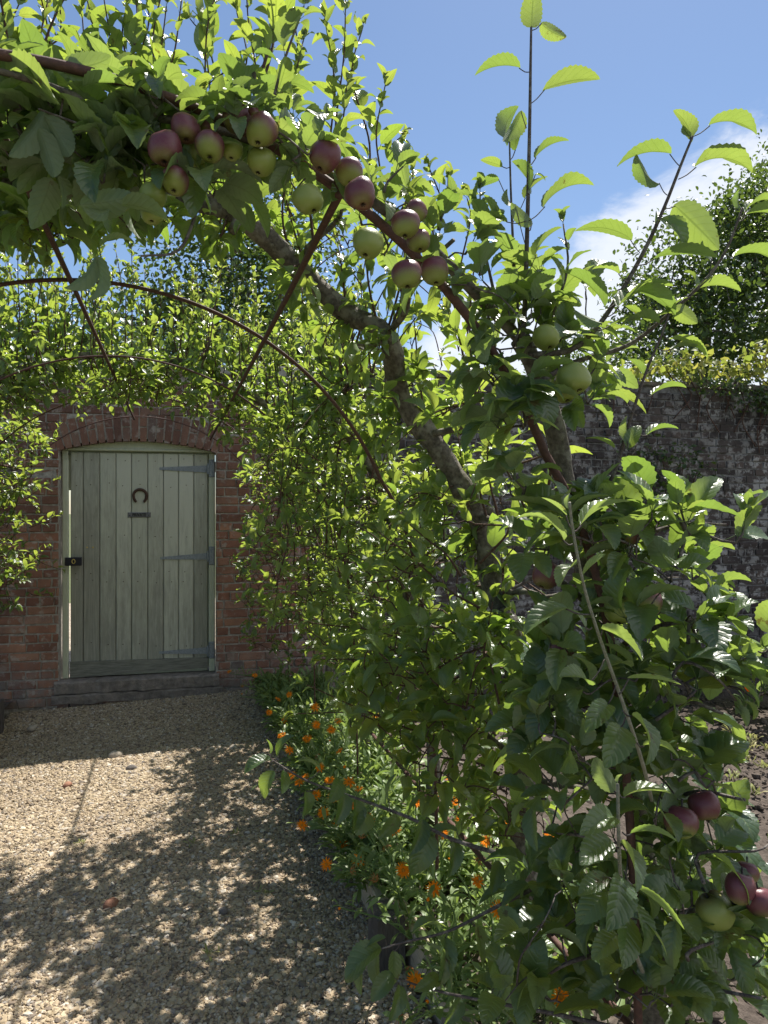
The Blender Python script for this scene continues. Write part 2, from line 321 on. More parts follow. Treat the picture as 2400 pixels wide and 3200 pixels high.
# ------------------------------------------------------------------ leaves
def profile(u, kind):
    if kind == 'apple': return np.sin(np.pi*np.clip(u, 0, 1)**.80)**.72*(1-.10*u)
    if kind == 'pear': return np.sin(np.pi*np.clip(u, 0, 1)**.74)**.85*(1-.12*u)
    if kind == 'strap': return (np.clip(u*3.2, 0, 1)**.7)*np.where(u > .62, np.sqrt(np.clip(1-((u-.62)/.38)**2, 0, 1)), 1)*(.45+.55*np.clip(u*1.5, 0, 1))
    return np.sin(np.pi*u)**.8
def template(kind, rows, cols, seed, pet=.3, serr=.0, chord=False, fold=None, bend=None, wr=None):
    R = np.random.default_rng(seed)
    wr = wr if wr else {'apple': .62, 'pear': .56, 'strap': .26, 'bg': .6}[kind]*R.uniform(.88, 1.1)
    fold = math.radians(fold if fold is not None else R.uniform(8, 36))
    b0, b1 = (bend if bend else (R.uniform(5, 45), R.uniform(-55, 5)))
    u = np.linspace(0, 1, rows+1); ph = np.radians(b0+(b1-b0)*u)
    yc = np.concatenate([[0], np.cumsum(np.cos(ph[:-1])/rows)]); zc = np.concatenate([[0], np.cumsum(np.sin(ph[:-1])/rows)])
    if R.random() < .5 and rows > 4: xc = .10*R.normal()*u*u
    else: xc = 0*u
    t = np.linspace(-1, 1, cols); w = profile(u, kind)*wr/2
    w[0] = .012; w[-1] = .006
    wob = R.uniform(.0, .05); wf = R.uniform(6, 14); wp = R.uniform(0, 6, 2)
    v = []; uv = []
    for i in range(rows+1):
        nz = A([0, -math.sin(ph[i]), math.cos(ph[i])])
        for tt in t:
            ww = w[i]*tt
            if serr and abs(tt) == 1 and 0 < i < rows: ww *= 1+serr*(1 if i % 2 else -1)
            up = abs(ww)*math.tan(fold)*.9+wob*abs(tt)*math.sin(wf*u[i]+wp[0 if tt < 0 else 1])*w[i]/.3
            c = math.cos(fold)
            v.append(A([xc[i]+ww*c, yc[i], zc[i]])+nz*up*c); uv.append((u[i], tt))
    v = A(v); uv = A(uv); f = []
    for i in range(rows):
        for k in range(cols-1):
            a = i*cols+k; f.append((a, a+1, a+cols+1, a+cols))
    f = A(f)
    if chord:
        tip = A([0, yc[-1], zc[-1]]); L = np.hypot(tip[1], tip[2]); an = math.atan2(tip[2], tip[1]); c, s = math.cos(-an), math.sin(-an)
        v = np.stack([v[:, 0], v[:, 1]*c-v[:, 2]*s, v[:, 1]*s+v[:, 2]*c], 1)/L
    elif pet > 0:
        p0 = math.radians(b0+R.uniform(0, 30)); L = pet*R.uniform(.8, 1.2)
        off = A([0, math.cos(p0)*L, math.sin(p0)*L]); v = v+off
        r = .011; tri = A([[r, 0, 0], [-r, 0, 0], [0, 0, r*1.6]]); mid = off*.5-A([0, 0, .06*L])
        pv = np.vstack([tri, tri+mid, tri+off]); pf = []
        for i in range(2):
            for k in range(3): pf.append((i*3+k, i*3+(k+1) % 3, i*3+3+(k+1) % 3, i*3+3+k))
        f = np.vstack([f, A(pf)+len(v)]); v = np.vstack([v, pv]); uv = np.vstack([uv, np.zeros((9, 2))])
    return v, f, uv
TPL = {}
def tpls(key):
    if key not in TPL:
        kind, lod = key
        if lod == 'hero': TPL[key] = [template(kind, 22 if kind == 'apple' else 14, 7, 90+i, chord=True, serr=.055 if kind == 'apple' else 0) for i in range(8)]
        elif lod == 'hi': TPL[key] = [template(kind, 16 if kind == 'apple' else 9, 5, 10+i, serr=.06 if kind == 'apple' else .015) for i in range(12)]
        elif lod == 'mid': TPL[key] = [template(kind, 7, 5, 30+i) for i in range(10)]
        elif lod == 'lo': TPL[key] = [template(kind, 5, 3, 50+i) for i in range(10)]
        else: TPL[key] = [template('bg', 3, 3, 70+i, pet=0, wr=.6) for i in range(6)]
    return TPL[key]
class Leaves:
    def __init__(s, kind, lod='lo'): s.key = (kind, lod); s.b=[]; s.x=[]; s.n=[]; s.s=[]; s.r=[]; s.a=[]
    def put(s, b, axis, n, size, age=0., r=None):
        s.b.append(b); s.x.append(axis); s.n.append(n); s.s.append(size); s.a.append(age); s.r.append(rng.random() if r is None else r)
    def emit(s, g):
        if not s.b: return
        T = tpls(s.key); b = A(s.b); y = nrm(A(s.x)); n = A(s.n); z = nrm(n-y*(n*y).sum(1, keepdims=True)); x = np.cross(y, z)
        sz = A(s.s); ra = A(s.r); ag = A(s.a); var = rng.integers(0, len(T), len(b))
        for k, (tv, tf, tuv) in enumerate(T):
            i = np.where(var == k)[0]
            if not len(i): continue
            fl = np.where(rng.random(len(i)) < .5, -1., 1.)
            # mirrored copies would flip faces: only vary width instead
            wv = rng.uniform(.88, 1.12, len(i))
            V = (tv[None, :, 0, None]*wv[:, None, None]*x[i][:, None]+tv[None, :, 1, None]*y[i][:, None]+tv[None, :, 2, None]*z[i][:, None])*sz[i][:, None, None]+b[i][:, None]
            nv = len(tv); Fc = tf[None]+(np.arange(len(i))*nv)[:, None, None]
            g.add(V.reshape(-1, 3), Fc.reshape(-1, tf.shape[1]), uv=np.tile(tuv, (len(i), 1)), r=np.repeat(ra[i], nv), a=np.repeat(ag[i], nv))
UP = A([0, 0, 1.])
def perp(t):
    u = nrm(np.cross(t, A([.3, .9, .2]))); return u, np.cross(t, u)
def shoot(stem, lv, pts, r0, r1, size, gap=.035, start=.0, elev=38, young=.0, tip=True, step=.03, upn=.9, sides=5):
    p = resample(pts, step); n = len(p); tube(stem, p, np.linspace(r0, r1, n), sides)
    L = np.concatenate([[0], np.cumsum(np.linalg.norm(np.diff(p, axis=0), axis=1))]); T = nrm(np.gradient(p, axis=0))
    s = start*L[-1]+rng.uniform(0, gap); k = rng.uniform(0, 6.28)
    while s < L[-1]:
        i = min(n-1, int(np.searchsorted(L, s))); t = T[i]; u, v = perp(t); f = s/L[-1]
        k += 2.4+rng.normal(0, .25); e = math.radians(elev+rng.normal(0, 14)+f*14)
        rad = math.cos(k)*u+math.sin(k)*v
        ax = rad*math.cos(e)+t*math.sin(e); nn = nrm(UP*upn+t*.5+rng.normal(0, .28, 3))
        sz = size*rng.uniform(.6, 1.25)*(1.08-.55*max(0, f-.45)/.55)
        lv.put(p[i], ax, nn, sz, age=np.clip(young*(f-.35)/.65+rng.normal(0, .06), 0, 1)); s += gap*(rng.uniform(.5, 1.1) if rng.random() < .8 else rng.uniform(1.5, 2.6))*(1.15-.55*f)
    if tip:
        t = T[-1]; u, v = perp(t)
        for j in range(3):
            k += 2.1; rad = math.cos(k)*u+math.sin(k)*v
            lv.put(p[-1], t*.85+rad*.5, rad*-.6+UP*.3, size*rng.uniform(.35, .6), age=np.clip(young*1.1, 0, 1))
def rosette(stem, lv, base, d, n, size, twig=.03, r=.003, spread=1., droop=0., young=0.):
    d = nrm(d); tip = base+d*twig; tube(stem, A([base, (base+tip)/2+rng.normal(0, .004, 3), tip]), [r, r*.8, r*.7], 4)
    u, v = perp(d); k = rng.uniform(0, 6.28)
    for j in range(n):
        k += 2.4+rng.normal(0, .2); e = math.radians(rng.uniform(5, 60)); rad = math.cos(k)*u+math.sin(k)*v
        ax = rad*math.cos(e)*spread+d*math.sin(e)-UP*droop*rng.uniform(.2, 1.)
        lv.put(tip, ax, nrm(UP+d*.3+rng.normal(0, .35, 3)), size*rng.uniform(.6, 1.15), age=max(0, rng.normal(young, .12)))

# ------------------------------------------------------------------ setting: ground sheets
def kind_structure(o): o['kind'] = 'structure'; return o
def sheet(name, x0, x1, y0, y1, z, m, step=None, amp=0., zf=None, seed=3):
    g = Geo(); nx = 2 if step is None else int((x1-x0)/step)+1; ny = 2 if step is None else int((y1-y0)/step)+1
    X, Y = np.meshgrid(np.linspace(x0, x1, nx), np.linspace(y0, y1, ny)); Z = np.full_like(X, z)
    if step:
        R = np.random.default_rng(seed)
        for k in range(7):
            fr = 2**k*1.5; ph = R.uniform(0, 6.28, 4); a = R.uniform(0, 6.28)
            Z += amp/(1.55**k)*np.sin(fr*(X*math.cos(a)+Y*math.sin(a))+ph[0]+1.3*np.sin(fr*.7*Y+ph[1]))*np.sin(fr*(Y*math.cos(a)-X*math.sin(a))+ph[2]+1.1*np.sin(fr*.6*X+ph[3]))
        Z += R.normal(0, amp*.22, Z.shape)
    if zf is not None: Z += zf(X, Y)
    i = (np.arange(ny-1)[:, None]*nx+np.arange(nx-1)[None]).ravel()
    g.add(np.stack([X.ravel(), Y.ravel(), Z.ravel()], 1), np.stack([i, i+1, i+nx+1, i+nx], 1))
    return kind_structure(g.build(name, m))
PATHX = .74
def path_tilt(X, Y): return .055*np.clip((X+.5)/1.3, -1.2, 1)*np.clip((Y-3.6)/2., 0, 1)
sheet('ground', -120, 120, -60, 200, -.16, M['earth'])
sheet('added_pale_ground_beyond', -3., 3., 6.75, 14., -.10, M['gravel'], .5, .01)  # unseen pale ground, added so the door slit has something bright behind it
sheet('gravel_path', -1.29, PATHX, -1.5, 6.6, -.006, M['gravel'], .08, .006, path_tilt)
sheet('bed_soil', .80, 1.72, -1., 6.31, .075, M['soil'], .025, .012, seed=5)
sheet('plot_soil', 1.62, 9.5, -1., 6.12, .05, M['soil'], .035, .020, seed=8)
sheet('left_bed_soil', -2.8, -1.25, -1., 6.45, .07, M['soil'], .05, .012, seed=9)

# gravel stones: nobody could count them
def ico():
    bm = bmesh.new(); bmesh.ops.create_icosphere(bm, subdivisions=1, radius=1.); v = A([q.co[:] for q in bm.verts]); bm.verts.index_update()
    f = A([[q.index for q in t.verts] for t in bm.faces]); bm.free(); return v, f
def ico2(sub):
    bm = bmesh.new(); bmesh.ops.create_icosphere(bm, subdivisions=sub, radius=1.); v = A([q.co[:] for q in bm.verts]); bm.verts.index_update()
    f = A([[q.index for q in t.verts] for t in bm.faces]); bm.free(); return v, f
IV, IF = ico()
def stones(g, xyz, size, flat=.55, jit=.18, V=IV, Fc=IF, rv=None):
    n = len(xyz); nv = len(V)
    sh = V[None]*(1+rng.normal(0, jit, (n, nv, 1)))*np.stack([rng.uniform(.8, 1.35, n), rng.uniform(.7, 1.1, n), rng.uniform(flat*.7, flat*1.4, n)], 1)[:, None]
    q = rng.uniform(0, 6.28, n); tl = rng.normal(0, .45, n); c, s = np.cos(q)[:, None], np.sin(q)[:, None]; ct, st = np.cos(tl)[:, None], np.sin(tl)[:, None]
    x, y, z = sh[..., 0], sh[..., 1], sh[..., 2]; y, z = y*ct-z*st, y*st+z*ct; x, y = x*c-y*s, x*s+y*c
    W = np.stack([x, y, z], -1)*np.asarray(size)[:, None, None]+np.asarray(xyz)[:, None]
    g.add(W.reshape(-1, 3), (Fc[None]+(np.arange(n)*nv)[:, None, None]).reshape(-1, 3), r=np.repeat(rng.random(n) if rv is None else rv, nv))
def vis(p, m=800):
    D = p[:, 0]*ST+p[:, 1]*CT; cx = p[:, 0]*CT-p[:, 1]*ST; px = 1200+F*cx/D; py = HY-F*(p[:, 2]-H)/D
    return (D > .3) & (px > -m) & (px < 2400+m) & (py < 3200+m) & (py > -m)
g = Geo()
n = 240000; X = rng.uniform(-1.26, PATHX+.03, n); Y = 1.9+(6.5-1.9)*rng.random(n); Zp = path_tilt(X, Y)
p = np.stack([X, Y, Zp+rng.uniform(-.002, .005, n)], 1); keep = vis(p) & (rng.random(n) < np.clip(1.25-(Y-2.)*.16, .45, 1)); p = p[keep]
sz = np.clip(rng.lognormal(math.log(.0060), .36, len(p)), .0035, .017)
stones(g, p, sz)
n = 420; p = np.stack([rng.uniform(-1.4, .7, n), rng.uniform(1.95, 6., n), np.zeros(n)], 1); p[:, 2] = path_tilt(p[:, 0], p[:, 1])+.002; stones(g, p, rng.uniform(.012, .020, n), .6, .12)
o = g.build('gravel_stones', M['pebble'], smooth=False); tag(o, 'pale flint gravel covering the path to the door', 'gravel', kind='stuff')
g = Geo(); n = 12000; p = np.stack([rng.uniform(.82, 7.5, n), rng.uniform(1.8, 6.2, n), np.zeros(n)], 1); p[:, 2] = np.where(p[:, 0] < 1.65, .08, .055)+rng.uniform(-.004, .006, n)
p = p[vis(p, 1500)]; stones(g, p, np.clip(rng.lognormal(math.log(.009), .5, len(p)), .004, .03), .7, .2)
o = g.build('soil_clods', M['clod'], smooth=False); tag(o, 'brown crumbs of dug soil over the beds', 'soil clods', kind='stuff')
def stone(px, py, r, m, label):
    c = onZ(px, py, .012); g = Geo(); V, Fc = ico2(2); stones(g, c[None], [r], .65, .07, V, Fc)
    tag(g.build('stone', m), label, 'stone')
stone(210, 2453, .030, M['redstone'], 'broken red brick stone lying alone on the sunlit gravel')
stone(347, 2823, .026, M['redstone'], 'flat brown stone on the shaded gravel near the middle of the path')
stone(700, 2847, .020, M['greystone'], 'small dark grey stone in the striped shade of the path')
stone(410, 2402, .030, M['greystone'], 'grey stone at the edge of the wall shadow on the gravel')
stone(730, 2342, .045, M['palestone'], 'pale flat slab stone set in the gravel near the marigolds')
stone(360, 2360, .040, M['palestone'], 'pale flat flint in the shade before the door')
stone(100, 2275, .03, M['palestone'], 'white stone at the foot of the wall left of the door')

# ------------------------------------------------------------------ timber edging of the bed
def plank(g, p0, p1, w, z0, z1, m=0):
    p0 = A([*p0[:2], 0.]); p1 = A([*p1[:2], 0.]); d = nrm(p1-p0); n = A([d[1], -d[0], 0])*w; b = .004
    q = []
    for z, ins in ((z0, 0), (z1-b, 0), (z1, b)):
        for e, nn in ((p0, 0), (p0, 1), (p1, 1), (p1, 0)):
            q.append(e+n*nn+n/w*(ins if nn == 0 else -ins)+A([0, 0, z]))
    f = [[0,3,2,1]]+[[l*4+k, l*4+(k+1) % 4, l*4+4+(k+1) % 4, l*4+4+k] for l in range(2) for k in range(4)]+[[8,9,10,11]]
    g.add(A(q), A([[a for a in r] for r in f]), m=m)
ed = empty('timber_edging', (.78, 3., 0), 'pale sawn timber edging board with grey stake beside the gravel path', 'edging')
for (y0, y1, x0, x1) in ((1.2, 2.60, .792, .798), (2.605, 4.35, .735, .752), (4.355, 6.28, .752, .73)):
    g = Geo(); plank(g, (x0, y0), (x1, y1), .045, -.1, .135); g.build('board', M['timber'], ed, smooth=False)
for y in (2.50, 4.30): 
    g = Geo(); plank(g, (.675, y-.10), (.675, y+.03), .10, -.1, .185 if y < 3 else .12); g.build('stake', M['oldtimber'], ed, smooth=False)
el = empty('timber_edging', (-1.49, 3., 0), 'dark timber edging end standing at the left edge of the path by the wall', 'edging')
g = Geo(); plank(g, (-1.295, -1.), (-1.295, 5.74), .05, -.1, .13); g.build('board', M['oldtimber'], el, smooth=False)
g = Geo(); plank(g, (-1.30, 5.745), (-1.30, 5.86), .095, -.1, .215); g.build('stake', M['oldtimber'], el, smooth=False)

# ------------------------------------------------------------------ the walls
DL, _ = onW(184, 1700); DR, _ = onW(674, 1700)
ZT = onW(416, 1374)[1]; ZL = onW(186, 1383)[1]; SC = (DL+DR)/2; RISE = .085
ZS0 = onW(420, 2105)[1]
def arcz(s): return ZT-RISE*((s-SC)/((DR-DL)/2))**2
WT = 2.80; SPL = 1.60; SR = 11.; SLft = -6.
WTH = .34
def bricks(g, s0, s1, z0, z1, skip, course=.0745, L=.225, jit=.0022, bond=0, proud=.004):
    nz = int((z1-z0)/course)
    for k in range(nz):
        z = z0+k*course; s = s0-rng.uniform(0, .2); hdr = (k % 4 == 3)
        while s < s1:
            l = (.108 if (hdr or rng.random() < .18) else L)*rng.uniform(.97, 1.03); e = s+l
            a, b = max(s, s0), min(e, s1); mg = .0045+rng.uniform(0, .0025)
            if b-a > .03:
                for (aa, bb) in skip(a, b, z, z+course):
                    if bb-aa > .02: wbox(g, aa+mg, bb-mg, z+mg, z+course-mg, -.09, proud+rng.normal(0, .003), j=jit)
            s = e
RO = .235
def skip_door(a, b, z0, z1):
    zc = z1 
    hw = None
    # the arch ring: keep out of a band RO above the opening
    if z0 > ZT+RO+.01: return [(a, b)]
    L_, R_ = DL, DR
    if z1 > ZL-.03:
        rr = RO; lo, hi = L_-.14, R_+.14
        mid = (z0+z1)/2; ss = (ZT+rr-mid)/RISE
        w = (DR-DL)/2*math.sqrt(max(0, ss)) if ss > 0 else 0
        e_ = ((DR-DL)/2+.02)*(1+max(0, mid-ZL)/2.5)+.004; lo, hi = max(SC-w, SC-e_), min(SC+w, SC+e_)
        if mid < ZL+.03: lo, hi = L_-.02, R_+.02
        L_, R_ = lo, hi
    out = []
    if a < L_: out.append((a, min(b, L_)))
    if b > R_: out.append((max(a, R_), b))
    return out
wl = empty('brick_wall', Wp(SC-1.2, 0), 'red brick garden wall with stone coping round the arched doorway', 'wall')
g = Geo(); bricks(g, -2.6, SPL, .0, WT-.06, skip_door); bricks(g, DL-.02, DR+.02, -.04, ZS0-.2, lambda a, b, c, d: [(a, b)])
# mortar body with the opening
cols = np.concatenate([[SLft], np.linspace(DL, DR, 25), [SPL]]); gm = Geo()
def mortar_col(g, s0, s1, z0a, z0b, z1, o0=-WTH, o1=-.006):
    pts = [Wp(s0, z0a, o0), Wp(s1, z0b, o0), Wp(s1, z1, o0), Wp(s0, z1, o0), Wp(s0, z0a, o1), Wp(s1, z0b, o1), Wp(s1, z1, o1), Wp(s0, z1, o1)]
    box8(g, A(pts))
for i in range(len(cols)-1):
    a, b = cols[i], cols[i+1]
    if i == 0 or i == len(cols)-2: mortar_col(gm, a, b, -.3, -.3, WT-.05)
    else: mortar_col(gm, a, b, arcz(a)+.01, arcz(b)+.01, WT-.05)
gm.build('mortar', M['mortar'], wl, smooth=False); g.build('brickwork', M['brick'], wl, smooth=False)
# voussoirs
g = Geo(); Rr = (((DR-DL)/2)**2+RISE**2)/(2*RISE); cz = ZT-Rr; half = math.asin(((DR-DL)/2+.02)/Rr); nb = 20
for k in range(nb):
    a0 = -half+2*half*k/nb; a1 = -half+2*half*(k+1)/nb; e = .006/Rr
    for (r0, r1) in ([(Rr-.012, Rr+.218)] if k % 2 else [(Rr-.012, Rr+.103), (Rr+.112, Rr+.218)]):
        q = []
        for (o, i_) in ((-.30, 0), (.003+rng.normal(0, .002), .0)):
            for an, r in ((a0+e, r0), (a1-e, r0), (a1-e, r1), (a0+e, r1)): q.append(Wp(SC+math.sin(an)*r, cz+math.cos(an)*r, o))
        q = A(q); q[4:] += rng.normal(0, .0015, (4, 3)); box8(g, q)
g.build('arch_ring', M['brick'], wl, smooth=False)
g = Geo(); s = -2.6
while s < SPL-.1:
    l = rng.uniform(.45, .7); e = min(SPL, s+l); wbox(g, s+.003, e-.003, WT-.05, WT+.03+rng.normal(0, .004), -WTH-.04, .055, j=.003); s = e
g.build('coping', M['coping'], wl, smooth=False)
wr_ = empty('brick_wall', Wp(SPL+2., 0), 'dark weathered brick wall patched with white lichen behind the vegetable plot', 'wall')
g = Geo(); bricks(g, SPL+.005, 7.6, .0, WT+.02, lambda a, b, c, d: [(a, b)], jit=.004, proud=.012); g.build('brickwork', M['oldbrick'], wr_, smooth=False)
gm = Geo(); mortar_col(gm, SPL+.001, SR, -.3, -.3, WT+.02, o1=.002); gm.build('mortar', M['oldmortar'], wr_, smooth=False)
g = Geo(); s = SPL
while s < 7.8:
    l = rng.uniform(.3, .6); e = s+l; wbox(g, s+.002, e-.002, WT+.015, WT+.065+rng.normal(0, .008), -WTH-.03, .045+rng.normal(0, .006), j=.005); s = e
g.build('coping', M['oldcoping'], wr_, smooth=False)

# doorstep
ds = empty('door_step', Wp(SC, 0, .1), 'cracked brown stone step under the green door', 'step')
def slab(g, s0, s1, zb, zt, o0, o1, n=26, j=.004):
    ss = np.linspace(s0, s1, n); fr = [o1+rng.normal(0, j) for _ in ss]; lo = [zb+rng.normal(0, j) for _ in ss]
    v = []
    for i, s in enumerate(ss):
        v += [Wp(s, lo[i], o0), Wp(s, lo[i], fr[i]-.012), Wp(s, zt-.012, fr[i]), Wp(s, zt+rng.normal(0, .002), fr[i]-.015), Wp(s, zt, o0)]
    f = [(i*5+k, (i+1)*5+k, (i+1)*5+k+1, i*5+k+1) for i in range(n-1) for k in range(4)]
    g.add(A(v), A(f)); 
    for i in (0, n-1): g.add(A(v[i*5:i*5+5]), A([[0, 1, 2, 3, 4]]))
zst = onW(182, 2127)[1]
g = Geo(); slab(g, DL-.03, DR+.03, zst-.105, zst-.006, -.3, .05); g.build('tread', M['stone'], ds, smooth=False)
g = Geo(); slab(g, DL-.05, DR+.06, zst-.19, zst-.112, -.3, .035, 18, .007); g.build('riser', M['stone'], ds, smooth=False)

# ------------------------------------------------------------------ the door
gd = empty('garden_door', Wp(SC, zst, -.1), 'sage green boarded garden door with horseshoe and small sign', 'door')
def dz(zx, zy): return onW(150+zx/2.3283, 1250+zy/2.3283)       # pixels of an enlarged view of the door
LBr = dz(1163, 1900)[0]; LBl = dz(146, 1900)[0]; zH = (dz(150, 365)[1]+dz(1160, 388)[1])/2
OF = -.085
g = Geo()
wbox(g, DL+.012, LBl-.012, zst-.004, ZL-.13, OF-.022, OF+.012); wbox(g, LBr+.008, DR-.004, zst-.004, ZL-.13, OF-.09, OF+.012)
n = 20; ss = np.linspace(DL+.006, DR-.004, n)
for i in range(n-1):
    a, b = ss[i], ss[i+1]
    q = [Wp(a, zH+.008, OF-.09), Wp(b, zH+.008, OF-.09), Wp(b, arcz(b)+.004, OF-.09), Wp(a, arcz(a)+.004, OF-.09), Wp(a, zH+.008, OF+.016), Wp(b, zH+.008, OF+.016), Wp(b, arcz(b)+.004, OF+.016), Wp(a, arcz(a)+.004, OF+.016)]
    g.add(A(q), BOXF)
wbox(g, DL+.008, LBl-.016, ZL-.135, zH+.006, OF-.088, OF+.010); wbox(g, LBr+.012, DR-.006, ZL-.135, zH+.006, OF-.088, OF+.010)
wbox(g, LBl-.02, LBr+.02, zH+.010, zH+.030, OF+.0165, OF+.024)
wbox(g, LBl+.02, LBr-.021, zst-.05, zH-.021, OF-.087, OF-.072); wbox(g, LBl+.012, LBr-.001, zst-.06, zst+.028, OF-.07, OF-.046); wbox(g, LBr-.02, LBr+.02, zst+.02, zH+.02, OF-.088, OF-.045); wbox(g, LBl-.01, LBr-.02, zH-.02, zH+.02, OF-.0885, OF-.0455); wbox(g, LBl-.02, LBl+.008, zH-.32, zH-.02, OF-.088, OF-.045)  # unseen backing panel and strips, added to block light at the board gaps
g.build('door_frame', M['frame'], gd, smooth=False)
bx = [146, 240, 363, 483, 598, 718, 833, 945, 1058, 1163]
worn = [.75, .8, .35, .15, .1, .3, .0, .05, .55]
g = Geo(); zk = dz(150, 1920)[1]
for k in range(9):
    s0 = dz(bx[k], 1200)[0]; s1 = dz(bx[k+1], 1200)[0]
    wbox(g, s0+.0022, s1-.0022, zst+.03, zH-.004, OF-.04, OF-.012+rng.normal(0, .0008), r=rng.random(), a=worn[k])
for z in (zst+.25, zst+1.0, zH-.2): wbox(g, LBl+.06, LBr-.06, z, z+.1, OF-.07, OF-.041)
leaf = g.build('door_leaf', M['door'], gd, smooth=False)
g = Geo(); a = dz(140, 1922); b = dz(1165, 1886); c0 = dz(140, 2042); c1 = dz(1165, 1966)
q = [Wp(LBl, c0[1]+.004, OF-.0115), Wp(LBr, c1[1]+.004, OF-.0115), Wp(LBr, b[1], OF-.0115), Wp(LBl, a[1], OF-.0115), Wp(LBl, c0[1]+.004, OF+.012), Wp(LBr, c1[1]+.004, OF+.012), Wp(LBr, b[1], OF+.010), Wp(LBl, a[1], OF+.010)]
box8(g, A(q)); g.build('kick_board', M['greywood'], leaf, smooth=False)
g = Geo()
for k in range(9):
    for zz in (430, 620, 1000, 1265, 1330, 1800):
        c = dz((bx[k]+bx[k+1])/2+rng.normal(0, 9), zz+rng.normal(0, 9)); tube(g, A([Wp(c[0], c[1], OF-.016), Wp(c[0], c[1], OF-.0085)]), .0042, 6)
g.build('nail_heads', M['shoeiron'], leaf)
for (x0, y0, yb, h0, h1, pt, pb) in ((805, 495, 498, 9, 27, 430, 560), (812, 1157, 1142, 8, 25, 1070, 1205), (803, 1853, 1838, 8, 25, 1770, 1892)):
    g = Geo(); a = dz(x0, y0); b = dz(1163, yb); u = 1/2.3283/375*1.02
    off = OF-.010 if y0 < 1800 else OF-.009
    q = [Wp(a[0], a[1]-h0*u, off), Wp(b[0]+.006, b[1]-h1*u, off), Wp(b[0]+.006, b[1]+h1*u, off), Wp(a[0], a[1]+h0*u, off)]
    q += [p_+WN*.006 for p_ in q]; box8(g, A(q))
    c = dz(1170, pt); d = dz(1213, pb); wbox(g, c[0], d[0], d[1], c[1], OF+.0125, OF+.020)
    tube(g, A([Wp(c[0]-.006, b[1]-.045, OF+.016), Wp(c[0]-.006, b[1]+.045, OF+.016)]), .008, 8)
    for f_ in (.25, .6, .9):
        s_ = a[0]+(b[0]-a[0])*f_; z_ = a[1]+(b[1]-a[1])*f_; tube(g, A([Wp(s_, z_, off+.005), Wp(s_, z_, off+.011)]), .005, 8)
    g.build('strap_hinge', M['galv'], leaf, smooth=False)
lk = Geo(); a = dz(116, 1210); b = dz(236, 1148); wbox(lk, a[0], b[0], a[1], b[1], OF+.0125, OF+.05); lo = lk.build('rim_lock', M['black'], gd, smooth=False)
g = Geo(); c = dz(180, 1177); an = np.linspace(0, 2*np.pi, 17)[:-1]
tube(g, A([Wp(c[0]+.012*math.cos(t), c[1]+.017*math.sin(t), OF+.052) for t in np.append(an, 0)]), .0035, 6); g.build('keyhole_plate', M['brass'], lo)
g = Geo()
for x in (270, 313):
    c = dz(x, 1077); tube(g, A([Wp(c[0], c[1], OF-.014), Wp(c[0], c[1], OF-.006)]), .0065, 10)
g.build('bright_hole_disc', M['brass'], leaf)  # bright holes of light in the boards, imitated by brass-coloured discs
g = Geo(); c = dz(662, 697); R_ = 47/2.3283/375*1.0; pts = []; rr = []
for t in np.linspace(-2.55, 2.55, 30): pts.append(Wp(c[0]+R_*math.sin(t)*(1.0 if abs(t) < 1.6 else .97), c[1]+R_*1.02*math.cos(t)*(1 if abs(t) < 1.6 else 1.12), OF-.006)); rr.append(.0125 if abs(t) < 2.2 else .011)
tube(g, A(pts), rr, 6); g.build('horseshoe', M['shoeiron'], leaf, smooth=False)
a = dz(570, 856); b = dz(742, 818); g = Geo(); wbox(g, a[0], b[0], a[1], b[1], OF-.011, OF-.003); sg = g.build('sign_plate', M['plaque'], leaf, smooth=False)
cu = bpy.data.curves.new('lettering', 'FONT'); cu.body = '-  PRIVATE  -'; cu.size = .034; cu.align_x = 'CENTER'; cu.align_y = 'CENTER'; cu.extrude = .0008; cu.offset = .0008
to = bpy.data.objects.new('lettering', cu); C.objects.link(to); bpy.context.view_layer.update()
me = bpy.data.meshes.new_from_object(to.evaluated_get(bpy.context.evaluated_depsgraph_get())); bpy.data.objects.remove(to)
lw = np.ptp(A([v.co.x for v in me.vertices])); sc_ = (b[0]-a[0])*.86/lw
Mx = Matrix(((WS[0]*sc_, 0, WN[0], 0), (WS[1]*sc_, 0, WN[1], 0), (0, 1.0, 0, 0), (0, 0, 0, 1)))
Mx.translation = Vector(Wp((a[0]+b[0])/2, (a[1]+b[1])/2, OF-.0015)); me.transform(Mx)
to = bpy.data.objects.new('lettering', me); C.objects.link(to); me.materials.append(M['ink']); to.parent = leaf
# lettering is a piece of the door leaf (deeper nesting is not used)

# ------------------------------------------------------------------ iron tunnel
HX = -.25
def hoop_profile(n=60):
    R = 1.04; pts = []
    for t in np.linspace(0, math.radians(66), 26): pts.append((R*math.sin(t), 1.30+R*math.cos(t)))
    x0, z0 = pts[-1]; pts += [(1.02, 1.60), (1.085, 1.40), (1.13, 1.10), (1.155, .75), (1.165, .35), (1.17, .0)]
    return pts
HP = hoop_profile(); HPf = [(-x, z) for x, z in HP[::-1]]+HP[1:]
tn = empty('iron_tunnel', (HX, 3.6, 0), 'rusty iron hoop tunnel arching over the gravel path', 'arch tunnel')
HYS = [1.27+1.19*k for k in range(5)]
for y in HYS+[.08]:
    g = Geo(); p = resample(A([(HX+x, y, z-(.0)) for x, z in HPf]), .04); tube(g, p, .0088 if y < 2 else .0068 if y < 3 else .0050, 8); g.build('hoop', M['rust'], tn)
def hoop_at(t): return HX+1.04*math.sin(t), 1.30+1.04*math.cos(t)
